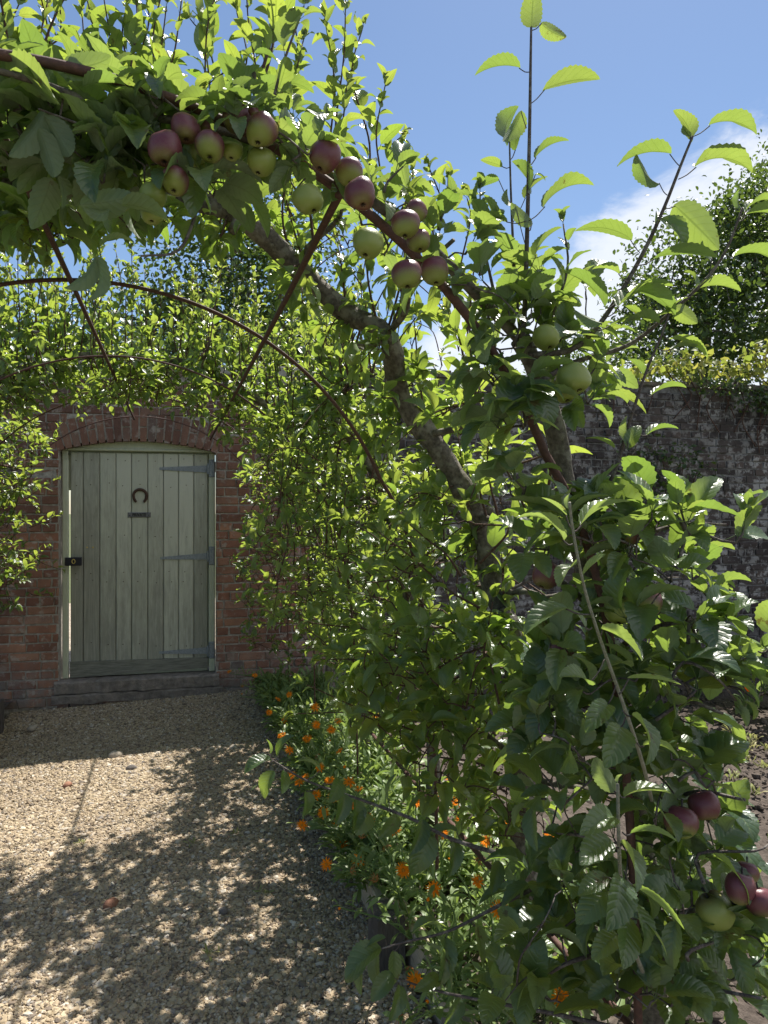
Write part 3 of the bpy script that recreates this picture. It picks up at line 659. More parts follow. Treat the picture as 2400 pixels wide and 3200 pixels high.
for t in (-.95, -.06, .545):
    x, z = hoop_at(t) if abs(t) < 1.1 else (HX+1.02*np.sign(t), 1.6); e = nrm(A([x-HX, z-1.3]))*.016
    g = Geo(); tube(g, resample(A([(x-e[0], 1.25, z-e[1]), (x-e[0]+.003, 2.5, z-e[1]-.004), (x-e[0], 6.08, z-e[1])]), .2), .0075, 8); g.build('purlin', M['rust'], tn)
for sx in (1, -1):
    g = Geo(); tube(g, A([(HX+sx*1.185, -.3, .52), (HX+sx*1.185, 3.68, .50)]), .0085, 8); g.build('purlin', M['rust'], tn)

# ------------------------------------------------------------------ fruit trees
def near_arm(q, L): i = int(np.argmin(((L-q)**2).sum(1))); return L[i]
def inpoly(x, y, poly):
    c = False; j = len(poly)-1
    for i in range(len(poly)):
        if (poly[i][1] > y) != (poly[j][1] > y) and x < (poly[j][0]-poly[i][0])*(y-poly[i][1])/(poly[j][1]-poly[i][1])+poly[i][0]: c = not c
        j = i
    return c
def fill(T, poly, n, dr, size, young=.05, droop=.4, nl=(4, 7), xmax=9.):
    xs = [a[0] for a in poly]; ys = [a[1] for a in poly]; k = 0
    while k < n:
        x = rng.uniform(min(xs), max(xs)); y = rng.uniform(min(ys), max(ys))
        if not inpoly(x, y, poly): continue
        q = P(x, y, rng.uniform(*dr)); k += 1
        if q[0] > xmax and rng.random() < .93: continue
        c = near_arm(q, T.sk); d = q-c; L = np.linalg.norm(d)
        if L > .03:
            b = resample(A([c, (c+q)/2+A([0, 0, .12*L])+rng.normal(0, .06*L, 3), q]), .03); tube(T.st, b, np.linspace(.0024, .0016, len(b)), 4)
        if L > .05: T.sk = np.vstack([T.sk, b[len(b)//3:]])
        rosette(T.st, T.lv, q, nrm(d/max(L, .01)*.6+UP*.7+rng.normal(0, .3, 3)), rng.integers(*nl), size, twig=.02, r=.0025, droop=droop, young=max(0, rng.normal(young, .15)))
def sprays(T, lst, size, gap=.03, r=.0038, young=.6, jit=.026):
    for (x0, y0, x1, y1, D_) in lst:
        a = P(x0, y0, D_); b = P(x1, y1, D_+rng.normal(0, .03)); L = np.linalg.norm(b-a)
        shoot(T.st, T.lv, [a, a*.66+b*.34+rng.normal(0, jit, 3), a*.33+b*.67+rng.normal(0, jit, 3), b], r, r*.45, size, gap=gap, start=.02, elev=rng.uniform(25, 45), young=young)
def tree_skel(Y, side, pts=None, wob=.03):
    base = [(1.13,.03),(1.12,.5),(1.07,1.0),(1.02,1.3),(.92,1.66),(.80,1.86),(.65,2.08),(.50,2.22),(.33,2.34),(.15,2.42),(-.05,2.46),(-.22,2.46)] if pts is None else pts
    X = [x if side > 0 else 2*HX-x for x, z in base]
    return A([(x+rng.normal(0, wob*.4), Y+rng.normal(0, wob), z) for x, (_, z) in zip(X, base)])
class Tree:
    def __init__(s, name, label, base, group, kind, lod):
        s.root = empty(name, base, label, 'fruit tree', group); s.tr=Geo(); s.st=Geo(); s.fo=Geo(); s.lv=Leaves(kind, lod); s.hero=Leaves(kind, 'hero'); s.kind=kind
    def done(s):
        s.lv.emit(s.fo); s.hero.emit(s.fo)
        s.tr.build('trunk', M['bark'], s.root)
        s.cr = s.fo
        s.cr.merge(s.st, 1)
        s.cr.build('crown', [M[s.kind], M['twig_a' if s.kind == 'apple' else 'twig_p']], s.root)
def pear_tree(label, Y, side, lod, leaf, r0=.034, pts=None, shoot_n=1., spur_n=1., branch=True, top_len=(.25, .6), yr=.55, zmin=.55, lean=0.):
    sk = tree_skel(Y, side, pts); t = Tree('pear_tree', label, (sk[0][0], sk[0][1], 0), 'trained pear trees over the tunnel', 'pear', lod)
    p = resample(sk, .04); n = len(p); tube(t.tr, p, np.linspace(r0, r0*.58, n)*(1+.10*np.sin(np.arange(n)*.9)+rng.normal(0, .05, n)), 12, .055)
    for _ in range(9):
        i = int(rng.integers(2, n-2)); d = nrm(rng.normal(0, 1, 3)*A([1, 1, .4])); tube(t.tr, A([p[i], p[i]+d*r0*.9, p[i]+d*r0*rng.uniform(1.1, 1.7)]), [r0*.45, r0*.36, r0*.32], 7, .08)
    cen = A([HX, 0, 1.25])
    lines = [(p, 0.)]
    if branch:
        zs = [.62, .85, 1.1, 1.35, 1.6, 1.85, 2.1, 2.3, 2.42]
        for z in zs:
            i = int(np.argmin(np.abs(p[:, 2]-z)+(0 if z < 2.3 else 0)))
            for sg_ in (1, -1):
                L = yr*rng.uniform(.75, 1.1); q = [p[i]]
                for f_ in (.35, .7, 1.): q.append(p[i]+A([rng.normal(0, .03), sg_*L*f_, .06*f_+rng.normal(0, .02)]))
                b = resample(A(q), .04); tube(t.tr, b, np.linspace(.011, .005, len(b)), 6); lines.append((b, 1.))
    for b, kind in lines:
        L = np.linalg.norm(np.diff(b, axis=0), axis=1).sum(); k = int(L/.048*spur_n)
        for _ in range(k):
            i = rng.integers(0, len(b)); q = b[i]
            if q[2] < zmin: continue
            out = nrm(A([q[0]-HX, 0, max(0, q[2]-1.3)])); d = nrm(out*rng.uniform(-1.2, .45)+UP*rng.uniform(-.2, .7)+A([0, rng.normal(0, .6), 0]))
            if q[2] > 2.1: d = nrm(d*A([1, 1, .6])-UP*rng.uniform(0, .7))
            rosette(t.st, t.lv, q, d, rng.integers(5, 9), leaf, twig=rng.uniform(.02, .13), r=.0026, droop=.7 if q[2] > 2 else .3)
        k = int(L/.17*spur_n)
        for _ in range(k):
            i = rng.integers(0, len(b)); q = b[i]
            if q[2] < zmin+.05: continue
            out = nrm(A([q[0]-HX, 0, max(0, q[2]-1.3)])); d = nrm(out*rng.uniform(-1.3, .2)+UP*rng.uniform(-.25, .8)+A([0, rng.normal(0, .5), 0])); L2 = rng.uniform(.12, .34)
            shoot(t.st, t.lv, [q, q+d*L2*.5+UP*.02, q+d*L2-UP*.01], .003, .0014, leaf*1.05, gap=.026, start=.1, elev=rng.uniform(15, 40), young=.5)
        k = int(L/.12*shoot_n+rng.random())
        for _ in range(k):
            i = rng.integers(0, len(b)); q = b[i]
            if q[2] < zmin+.1: continue
            up = np.clip((q[2]-1.)/1.2, 0, 1); L2 = rng.uniform(*top_len)*(.6+.4*up)
            out = nrm(A([q[0]-HX, 0, 0]))*(1-up)*rng.uniform(-.9, .25)
            d = nrm(UP*1.+out*.7+A([lean, 0, 0])+rng.normal(0, .12, 3)); e = q+d*L2
            shoot(t.st, t.lv, [q, q+d*L2*.5+rng.normal(0, .015, 3), e+rng.normal(0, .02, 3)], .0042, .0018, leaf*1.02, gap=.03, start=.05, elev=rng.uniform(20, 45), young=.75)
    t.sk = np.vstack([b for b, _ in lines]); return t
T1 = [(1.06,.05),(1.05,.35),(1.03,.72),(.98,1.21),(.94,1.35),(.88,1.56),(.80,1.75),(.67,1.95),(.58,2.11),(.49,2.19),(.33,2.32),(.15,2.41),(0.,2.47),(-.2,2.50),(-.45,2.46)]
LAB = 'espaliered pear tree '
t = pear_tree(LAB+'with lichened trunk curving up behind the nearest apples', 2.02, 1, 'hi', .062, r0=.041, pts=T1, shoot_n=.5, spur_n=.42, top_len=(.2, .42), yr=.5, zmin=.9)
fill(t, [(350,480),(700,560),(1000,650),(1250,760),(1400,950),(1300,1000),(1050,840),(700,720),(350,700)], 44, (2.0, 2.5), .068, droop=.8)
fill(t, [(1300,980),(1500,1000),(1620,1300),(1650,1700),(1650,2150),(1480,2400),(1200,2330),(1050,2050),(1150,1700),(1300,1500),(1230,1250)], 115, (2.1, 2.8), .080, young=.2, xmax=1.12)
sprays(t, [(x+rng.normal(0, 12), y, x+dx, y2, D_) for x, y, dx, y2, D_ in ((430,480,-10,-40,1.95),(500,500,15,-60,2.0),(570,500,0,-20,2.0),(650,520,30,-40,2.05),(730,540,10,40,2.),(790,560,-20,-50,2.),(850,560,10,30,2.05),(900,560,5,-40,2.1),(960,580,-10,120,2.1),(1010,600,5,60,2.1),(1060,620,20,-10,2.15),(1120,650,15,80,2.2),(1180,660,25,260,2.15),(1220,700,30,430,2.2),(1300,780,40,520,2.15),(1380,840,20,560,2.1),(1440,950,20,620,2.2))], .074, gap=.034)
fill(t, [(1130,2000),(1700,1950),(1720,2600),(1560,2680),(1400,2560),(1250,2420),(1040,2240)], 130, (1.85, 2.5), .082, young=.15, xmax=1.15)
sprays(t, [(1440,1800,1280,1640,2.0),(1520,1960,1330,1940,2.1),(1500,1900,1180,1660,2.05),(1560,2010,1270,2090,2.0),(1550,2300,1290,2010,2.0),(1500,2280,960,2140,2.15),(1460,2330,930,2230,2.25),(1560,2200,1540,1880,1.9),(1640,2250,1520,1960,1.85),(1500,1760,1490,1500,1.9),(1700,1760,1440,1250,1.75),(1700,1600,1560,1230,1.7),(1380,1960,1100,1850,2.4),(1350,1800,1060,1620,2.5),(1300,2150,1010,2060,2.5),(1270,2000,900,1930,2.7),(1200,1850,960,1700,2.8),(1560,2420,1300,2330,2.)], .080, gap=.036, young=.4)
t.done()
t = pear_tree(LAB+'on the second hoop with its leaning trunk half hidden in leaves', 3.15, 1, 'mid', .056, r0=.032, shoot_n=1.7, spur_n=.8, yr=.6, top_len=(.2, .5), zmin=.8, pts=[(1.13,.03),(1.12,.5),(1.07,1.0),(1.02,1.3),(.92,1.66),(.80,1.86),(.65,2.05)])
fill(t, [(850,1280),(1150,1250),(1350,1500),(1500,1900),(1400,2300),(1150,2220),(950,2020),(830,1920),(780,1700),(800,1480)], 260, (2.7, 3.9), .069, young=.3, xmax=1.12)
sprays(t, [(x, y, x+rng.normal(0, 15), y-L_, D_) for x, y, L_, D_ in [(rng.uniform(860, 1330), rng.uniform(1350, 1900), rng.uniform(200, 380), rng.uniform(2.9, 3.8)) for _ in range(34)]], .058, gap=.028, young=.8)
t.done()
t = pear_tree(LAB+'crossing the third hoop in front of the door arch', 4.3, 1, 'lo', .056, shoot_n=1.5, spur_n=1.15, yr=.6, top_len=(.25, .55))
fill(t, [(330,1110),(600,1140),(780,1230),(920,1380),(1000,1540),(900,1560),(800,1420),(680,1330),(520,1260),(330,1250)], 165, (3.7, 4.5), .070, droop=.9, young=.2)
fill(t, [(760,1400),(1000,1300),(1100,1600),(1050,1950),(900,2000),(800,1880),(760,1650)], 125, (3.8, 5.0), .060, young=.3, xmax=1.12)
sprays(t, [(x, y, x+rng.normal(0, 18), y-L_, D_) for x, y, L_, D_ in [(rng.uniform(380, 1050), 1150+rng.uniform(-20, 120), rng.uniform(180, 330), rng.uniform(3.7, 4.4)) for _ in range(26)]], .064, gap=.028, young=.8)
t.done()
t = pear_tree(LAB+'nearest the wall at the right of the door', 5.35, 1, 'lo', .052, pts=[(1.13,.03),(1.12,.5),(1.07,1.0),(1.02,1.3),(.95,1.62),(.86,1.78)], shoot_n=1.4, spur_n=.9, yr=.5, top_len=(.15, .4), zmin=.7)
fill(t, [(745,1470),(1000,1480),(1020,2080),(860,2110),(770,2000),(740,1750)], 130, (4.7, 5.8), .062, young=.25)
t.done()
t = pear_tree(LAB+'rooted out of view on the left, its shoots rising at upper left', 1.95, -1, 'hi', .062, pts=T1[:-1], shoot_n=1.4, spur_n=.9, top_len=(.4, .8), yr=.5, zmin=1.0)
fill(t, [(-40,440),(300,470),(640,520),(660,660),(420,740),(150,770),(-40,760)], 140, (1.75, 2.5), .094, droop=1.)
sprays(t, [(x+rng.normal(0, 12), 470, x+rng.normal(0, 15), y2, D_) for x, y2, D_ in ((-20,20,1.9),(10,-60,2.0),(70,10,2.0),(110,-60,1.95),(170,-40,2.05),(230,40,2.0),(270,-60,2.1),(330,-30,2.),(390,0,2.05),(455,-60,2.1),(540,20,2.1),(620,60,2.2),(690,-20,2.2))], .088, gap=.036)
t.done()
t = pear_tree(LAB+'hanging in from the left below the second hoop', 4.25, -1, 'lo', .056, shoot_n=1.5, spur_n=1.1, top_len=(.25, .6))
fill(t, [(-40,1130),(180,1100),(420,1110),(520,1200),(430,1260),(280,1280),(150,1240),(90,1300),(-40,1290)], 150, (3.6, 4.5), .070, droop=.9, young=.15)
fill(t, [(-40,850),(60,820),(80,1150),(20,1300),(-40,1300)], 30, (3.4, 4.4), .064, young=.3)
sprays(t, [(x, y, x+rng.normal(0, 18), y-L_, D_) for x, y, L_, D_ in [(rng.uniform(-40, 470), 1130+rng.uniform(-20, 60), rng.uniform(230, 420), rng.uniform(3.5, 4.4)) for _ in range(34)]], .064, gap=.028, young=.7)
t.done()
t = pear_tree(LAB+'in bright sun at the left of the door', 5.2, -1, 'mid', .054, pts=[(1.13,.03),(1.12,.5),(1.07,1.0),(1.02,1.3),(.97,1.62),(.90,1.75)], shoot_n=1.6, spur_n=1.2, yr=.6, top_len=(.2, .45))
fill(t, [(-60,1300),(110,1310),(150,1400),(110,1480),(85,1600),(60,1700),(90,1760),(40,1900),(-60,1960)], 210, (4.6, 5.3), .060, young=.35)
sprays(t, [(60,1420,70,1290,4.9),(100,1420,185,1330,4.9),(30,1400,20,1270,4.8),(100,1460,110,1320,5.),(60,1520,110,1590,4.8),(20,1820,150,1710,4.8),(0,1850,110,1750,4.9),(80,1560,175,1500,5.2),(90,1650,185,1610,5.2),(70,1720,190,1780,5.2),(20,1650,70,1500,4.8),(90,1850,160,1860,5.3)], .062, gap=.026, young=.8)
t.done()

# ------------------------------------------------------------------ the near apple tree
AP = Tree('apple_tree', 'near apple tree with large toothed leaves trained over the first hoop', (1.02, 1.48, 0), None, 'apple', 'hi')
AT = A([onY(2068, 3110, 1.50), onY(2010, 2700, 1.5), onY(1930, 2200, 1.48), onY(1850, 1850, 1.46), onY(1770, 1540, 1.44), onY(1742, 1370, 1.42), onY(1690, 1190, 1.40), onY(1625, 1060, 1.38)])
AT[0][2] = .03
p = resample(AT, .03); tube(AP.tr, p, np.linspace(.034, .021, len(p))*(1+rng.normal(0, .05, len(p))), 10, .03)
top = AT[-1]
arm = A([top, onY(1500, 930, 1.36), onY(1330, 760, 1.33), onY(1150, 620, 1.33), onY(960, 510, 1.33), onY(760, 430, 1.32), onY(560, 380, 1.32), onY(350, 340, 1.30), onY(100, 250, 1.28), onY(-100, 200, 1.27)])
pa = resample(arm, .03); tube(AP.tr, pa, np.linspace(.013, .005, len(pa)), 7)
def stem_px(pts, r0, r1, g=None, sides=6):
    q = resample(A([P(*a) for a in pts]), .02); tube(g or AP.st, q, np.linspace(r0, r1, len(q)), sides); return q
def hleaf(st, base, tip, wid=1., D=1.3, dd=0., roll=0., age=.1, up=None, db=0.):
    "attachment pixel on the stem, blade base pixel, blade tip pixel; dd = how much deeper the tip is"
    b = P(*base, D+db); e = P(*tip, D+db+dd)
    if st is not None:
        s_ = P(*st, D); mid = (s_+b)/2+A([0, 0, -.004]); tube(AP.st, resample(A([s_, mid, b+(e-b)*.03]), .01), .0012, 4, a=.6)
    ax = e-b; L = np.linalg.norm(ax); ax = ax/L; n0 = UP if up is None else up
    n0 = n0-ax*(n0@ax)
    if np.linalg.norm(n0) < .2: n0 = nrm(A([-.3, -1, .2])); n0 = n0-ax*(n0@ax)
    n0 = nrm(n0); c, s2 = math.cos(roll), math.sin(roll); n1 = n0*c+np.cross(ax, n0)*s2
    AP.hero.put(b, ax, n1, L, age=age)
CAMV = A([-ST, -CT, 0.])                                   # towards the path's near end
BK = -CAMV
# upright shoot against the sky
stem_px([(1630,1090,1.47),(1640,960,1.45),(1648,700,1.42),(1655,400,1.40),(1658,200,1.39),(1660,85,1.39)], .0058, .0022)
d = 1.40
for a in [((1660,92),(1662,86),(1672,-55),-.02,.0,BK),((1662,95),(1690,72),(1762,128),.0,.3,BK),((1655,225),(1626,212),(1486,226),.0,0,None),((1657,325),(1696,282),(1882,238),.01,0,None),
          ((1650,520),(1672,494),(1778,440),.0,.2,None),((1645,400),(1630,345),(1572,442),.0,.5,BK),((1652,690),(1698,648),(1856,580),.0,0,None),((1652,720),(1662,706),(1604,628),-.01,.3,BK),
          ((1652,590),(1672,545),(1705,565),.0,.6,None),((1645,690),(1586,694),(1464,684),.0,0,None),((1640,760),(1612,640),(1585,590),.02,.8,BK),((1645,860),(1672,800),(1748,716),.01,.1,None),
          ((1648,640),(1650,600),(1600,505),.03,.8,None)]:
    hleaf(a[0], a[1], a[2], D=d, dd=a[3], roll=a[4], up=a[5])
# companion shoot just left of it
stem_px([(1630,1080,1.5),(1610,880,1.5),(1598,640,1.5),(1592,440,1.5)], .0042, .0018)
for a in [((1592,450),(1590,440),(1620,330),.02,.9,BK),((1594,500),(1610,470),(1640,380),.0,.5,None),((1596,520),(1570,520),(1500,505),.0,.2,None),((1597,640),(1560,560),(1500,585),.01,.3,None),((1600,700),(1640,620),(1705,555),.0,.4,None),
          ((1603,760),(1560,740),(1480,720),.02,.1,None),((1607,850),(1650,800),(1720,770),.0,.2,None)]:
    hleaf(a[0], a[1], a[2], D=1.5, dd=a[3], roll=a[4], up=a[5])
# long shoot leaning right
stem_px([(1650,1110,1.44),(1780,1095,1.44),(1855,1035,1.43),(1930,930,1.41),(2010,790,1.38),(2075,650,1.36),(2130,510,1.34),(2165,425,1.33)], .0065, .0022)
for a in [((2160,435),(2158,432),(2104,345),.0,.4,None),((2160,430),(2165,432),(2160,372),.02,.6,BK),((2162,428),(2214,392),(2364,422),-.01,0,None),((2125,520),(2098,480),(1928,522),.0,0,None),((2085,610),(2062,575),(1990,475),.0,.3,BK),
          ((2120,560),(2170,522),(2352,540),.0,.0,None),((2075,650),(2106,640),(2260,765),.0,.35,BK),((2000,790),(1975,750),(1800,715),.0,0,None),((2040,690),(2060,690),(2140,768),-.02,.9,None),((2030,740),(2048,700),(2046,660),.02,.7,None),
          ((1985,830),(2040,810),(2232,812),.0,.0,None),((1960,880),(1935,855),(1850,842),.0,.1,None),((1950,910),(1985,905),(2110,985),.0,-.1,None),((1920,950),(1890,960),(1760,850),.01,.1,None),((1900,990),(1930,960),(2085,900),.02,.1,None),
          ((1880,1010),(1880,1010),(1800,960),.0,.5,BK),((1860,1030),(1900,1020),(2010,1000),.02,0,None)]:
    hleaf(a[0], a[1], a[2], D=1.37, dd=a[3], roll=a[4], up=a[5])
# second right-leaning shoot, further right
stem_px([(1690,1190,1.44),(1800,1130,1.46),(1960,1080,1.46),(2080,990,1.42),(2200,880,1.38),(2270,780,1.36),(2320,650,1.34)], .006, .002)
for a in [((2318,655),(2318,650),(2310,592),.0,.4,BK),((2315,690),(2330,670),(2460,690),.0,.0,None),((2310,680),(2330,660),(2420,628),.0,.1,None),((2262,790),(2292,802),(2440,832),.0,0,None),((2215,860),(2225,810),(2200,740),.0,.6,BK),
          ((2170,905),(2176,905),(2315,912),.0,.0,None),((2150,930),(2170,905),(2140,850),.02,.4,None),((2100,980),(2110,960),(2180,1010),.0,.3,BK),((2060,1000),(2040,1010),(1950,960),.0,.1,None),((2010,1050),(2030,1010),(2120,985),.0,.2,None),((1960,1080),(1930,1060),(1840,1010),.01,.0,None)]:
    hleaf(a[0], a[1], a[2], D=1.39, dd=a[3], roll=a[4], up=a[5])
# thin dark shoot before the old wall
stem_px([(1880,1560,1.42),(1925,1460,1.40),(1970,1310,1.38),(2020,1160,1.36),(2062,1060,1.35),(2090,985,1.34)], .0046, .0018)
for a in [((2090,990),(2088,980),(2150,930),.0,.3,None),((2080,1010),(2060,1010),(1940,1020),.0,0,None),((2070,1040),(2090,1060),(2210,1120),.0,.1,None),((2055,1090),(2100,1090),(2208,1100),.0,.0,None),((2040,1150),(2010,1170),(1970,1120),.0,.3,None),
          ((2020,1230),(2035,1235),(2145,1212),.0,0,None),((1990,1300),(1960,1260),(1870,1245),.0,-.1,None),((1995,1350),(2020,1360),(2120,1340),.0,.1,None),((1960,1380),(1965,1400),(2000,1330),.01,.6,None),((1975,1420),(1990,1390),(1960,1300),.0,.7,BK),((1945,1440),(1920,1400),(1830,1370),.0,0,None)]:
    hleaf(a[0], a[1], a[2], D=1.37, dd=a[3], roll=a[4], up=a[5])
# pale woolly shoot nearest the camera
wst = Geo()
q = stem_px([(2040,2520,1.45),(2020,2430,1.25),(1985,2310,1.12),(1930,2150,1.08),(1880,2010,1.05),(1835,1870,1.02),(1805,1740,1.0),(1785,1620,.99),(1780,1570,.98)], .0042, .0020, wst)
for a in [((1783,1600),(1782,1590),(1778,1545),.0,.6,BK,.9),((1790,1700),(1762,1688),(1615,1620),.0,0,None,.7),((1785,1650),(1770,1610),(1690,1555),.0,0,None,.8),((1790,1660),(1815,1640),(1968,1568),.0,0,None,.6),
          ((1810,1770),(1800,1765),(1765,1830),-.05,.4,None,.9),((1812,1790),(1820,1800),(1892,1738),-.03,.7,None,.9),((1845,1920),(1772,1900),(1638,1985),-.02,-.3,None,.2),((1880,1985),(1878,1965),(2012,2072),-.05,-.5,None,.35),
          ((1890,2060),(1840,2140),(1748,2115),-.04,-.5,None,.15),((1935,2170),(1960,2120),(2128,2140),-.03,-.2,None,.3),((1850,1960),(1830,1960),(1770,1900),.02,.2,None,.3),((1945,2220),(1975,2235),(2015,2390),-.05,-.8,None,.05),((1955,2240),(1940,2270),(1890,2400),-.04,-.7,None,.05),((1925,2140),(1900,2200),(1830,2290),-.03,-.6,None,.1),((1990,2320),(2010,2330),(2120,2370),-.03,-.4,None,.1)]:
    hleaf(a[0], a[1], a[2], D=1.03, dd=a[3], roll=a[4], up=a[5], age=a[6])
q = stem_px([(2010,3040,1.4),(1975,2950,1.22),(1955,2860,1.10),(1938,2720,1.04),(1932,2560,1.01),(1930,2450,1.0)], .0045, .0024, wst)
for a in [((1930,2470),(1922,2475),(1858,2368),.0,.2,BK,.8),((1932,2470),(1950,2492),(2088,2474),.0,-.1,None,.6),((1931,2460),(1930,2450),(1945,2420),.0,.5,BK,.8),((1933,2555),(1915,2550),(1812,2610),-.04,-.6,None,.3),((1935,2650),(1910,2625),(1800,2690),-.03,-.5,None,.15),
          ((1940,2640),(1940,2632),(1985,2790),-.06,-.9,None,.15),((1940,2735),(1940,2740),(1895,2910),-.06,-.8,None,.05),((1945,2600),(1970,2605),(2115,2630),-.02,-.5,None,.1),((1950,2720),(1975,2765),(2140,2905),-.04,-.6,None,.05),((1950,2800),(1975,2825),(2000,2980),-.03,-.7,None,.05),((1945,2740),(1900,2740),(1800,2790),-.01,-.5,None,.05),((1945,2760),(1900,2780),(1815,2900),-.02,-.6,None,.0),((1955,2850),(1962,2865),(1935,3020),-.05,-.8,None,.05),((1955,2850),(1990,2870),(2085,2990),-.03,-.6,None,.05),((1965,2900),(1930,2920),(1850,3000),-.02,-.5,None,.05)]:
    hleaf(a[0], a[1], a[2], D=1.01, dd=a[3], roll=a[4], up=a[5], age=a[6])
# low branches reaching over the path
q = stem_px([(1990,2790,1.6),(1640,2690,1.65),(1420,2625,1.68),(1290,2560,1.70),(1130,2500,1.72),(960,2440,1.74),(850,2375,1.76)], .0075, .002)
for a in [((852,2378),(848,2375),(764,2420),-.03,-.3,None),((850,2375),(842,2355),(832,2310),.0,.5,None),((855,2378),(868,2365),(920,2292),.0,.3,None),((875,2390),(858,2410),(826,2495),.0,-.9,None),((885,2395),(890,2410),(876,2478),-.05,-.9,None),((960,2435),(1000,2410),(920,2385),.0,.2,None),
          ((1010,2450),(1060,2440),(1026,2508),-.06,-.9,None),((1000,2460),(955,2470),(950,2550),-.01,-.9,None),((1110,2490),(1075,2480),(1060,2580),-.03,-.8,None),((1110,2495),(1110,2500),(1105,2600),-.04,-.8,None),((1170,2520),(1150,2540),(1110,2610),-.05,-.9,None),((1220,2530),(1240,2550),(1190,2630),-.05,-.9,None),
          ((1220,2540),(1215,2500),(1240,2420),.0,.0,None),((1300,2560),(1320,2560),(1290,2680),-.05,-.9,None),((1330,2570),(1340,2600),(1300,2740),-.03,-.9,None),((1400,2620),(1420,2630),(1400,2740),-.04,-.8,None),((1450,2640),(1430,2600),(1340,2620),.0,-.2,None),((1560,2670),(1560,2690),(1530,2790),-.04,-.8,None)]:
    hleaf(a[0], a[1], a[2], D=1.70, dd=a[3], roll=a[4], up=a[5], age=.0)
q = stem_px([(2000,3230,1.5),(1740,3170,1.52),(1500,3125,1.54),(1340,3090,1.56),(1235,3055,1.58)], .0055, .002)
for a in [((1240,3060),(1225,3040),(1160,3130),-.03,-.7,None),((1250,3060),(1250,3080),(1215,3190),-.04,-.9,None),((1330,3090),(1370,3050),(1300,3110),-.04,-.8,None),((1450,3110),(1440,3120),(1400,3210),-.03,-.9,None),((1520,3130),(1540,3090),(1640,3060),-.02,-.4,None),((1560,3130),(1560,3160),(1620,3230),-.04,-.7,None),((1640,3150),(1650,3120),(1560,3050),-.02,-.5,None)]:
    hleaf(a[0], a[1], a[2], D=1.55, dd=a[3], roll=a[4], up=a[5], age=.0)
q = stem_px([(1700,2760,1.62),(1540,2840,1.60),(1400,2910,1.58),(1260,2945,1.57),(1190,2965,1.56)], .005, .0018)
for a in [((1200,2960),(1190,2960),(1080,3060),-.03,-.3,None),((1190,2965),(1180,2975),(1190,3090),-.03,-.9,BK),((1180,2970),(1150,2990),(1130,3110),-.02,-.9,BK),((1210,2960),(1205,2930),(1140,2960),.0,.0,None),((1290,2945),(1290,2920),(1400,2900),.0,-.2,None),((1330,2930),(1340,2950),(1410,3090),-.05,-.9,None),((1400,2910),(1390,2930),(1370,3080),-.04,-.8,None),((1250,2950),(1230,2970),(1220,3080),-.03,-.9,None),((1470,2880),(1490,2890),(1500,3010),-.05,-.8,None),((1180,2965),(1150,2985),(1085,3080),.0,-.6,None)]:
    hleaf(a[0], a[1], a[2], D=1.58, dd=a[3], roll=a[4], up=a[5], age=.3)
# hanging spray at upper left
q = stem_px([(640,560,1.3),(620,640,1.26),(560,780,1.2),(440,800,1.16)], .004, .0018)
for a in [((560,700),(250,640),(420,610),.0,.2,BK),((500,800),(300,800),(200,900),.0,.3,BK),((480,800),(300,800),(270,940),.0,.7,BK),((470,800),(315,770),(420,760),.0,.3,None),((520,780),(340,660),(260,650),.0,.3,BK),((440,800),(380,640),(530,700),.0,-.3,None)]:
    hleaf(None, (a[1][0], a[1][1]), a[2], D=1.14, dd=a[3], roll=a[4], up=a[5], age=.2)
q = stem_px([(430,475,1.3),(300,410,1.22),(120,340,1.16)], .0038, .0016)
for a in [((120,345),(140,345),(10,470),.0,.1,BK),((150,350),(140,360),(200,500),.0,.3,BK),((135,350),(120,400),(150,560),.0,.2,BK),((0,0),(260,270),(400,280),.0,.0,None),((0,0),(230,420),(330,430),.0,.1,None),((0,0),(20,230),(180,330),-.05,-.6,None),((0,0),(190,210),(350,195),.0,.2,BK),((0,0),(50,200),(140,180),.0,.2,BK),((0,0),(0,330),(90,250),.0,.2,None)]:
    hleaf(None, a[1], a[2], D=1.17, dd=a[3], roll=a[4], up=a[5], age=.2)

# spurs and leaf clusters: along the arm, and filling the tree's right-hand side
skel = [p, pa]
side_br = []
for (zpx, ext) in (((1840, 1800), [(1960,1700,1.5),(2120,1640,1.5),(2270,1640,1.48)]), ((1900, 2050), [(2050,1960,1.52),(2200,1950,1.5),(2320,2050,1.46)]), ((1960, 2360), [(2120,2200,1.5),(2260,2230,1.46)]),
                   ((1990, 2600), [(2150,2480,1.5),(2330,2500,1.42)]), ((2030, 2850), [(2200,2840,1.45),(2420,2790,1.36)]), ((1860, 1900), [(1720,1800,1.55),(1600,1840,1.6)]), ((1930, 2250), [(1780,2200,1.55),(1640,2280,1.62)]), ((2010, 2700), [(1850,2620,1.5),(1700,2600,1.6)]), ((2040, 2950), [(1800,3000,1.5),(1650,3090,1.55)]), ((2050,3000),[(2200,3080,1.45),(2380,3120,1.35)])):
    i = int(np.argmin([abs(HY-F*(z-H)/(x*ST+y*CT)-zpx[1]) for x, y, z in p])); q = resample(A([p[i]]+[P(*e) for e in ext]), .02)
    tube(AP.st, q, np.linspace(.008, .003, len(q)), 6); skel.append(q); side_br.append(q)
ALLSK = np.vstack(skel)
AP.sk = ALLSK
fill(AP, [(1690,1640),(1960,1600),(2120,1660),(2230,1740),(2240,1880),(2190,2050),(2150,2250),(2180,2400),(2280,2600),(2420,2760),(2420,3220),(1560,3220),(1600,2950),(1700,2700),(1660,2350),(1640,2000),(1640,1750)], 200, (1.36, 1.80), .090)
fill(AP, [(1800,1590),(2050,1590),(2160,1640),(2120,1750),(1900,1800),(1760,1680)], 18, (1.34, 1.55), .088, young=.15)
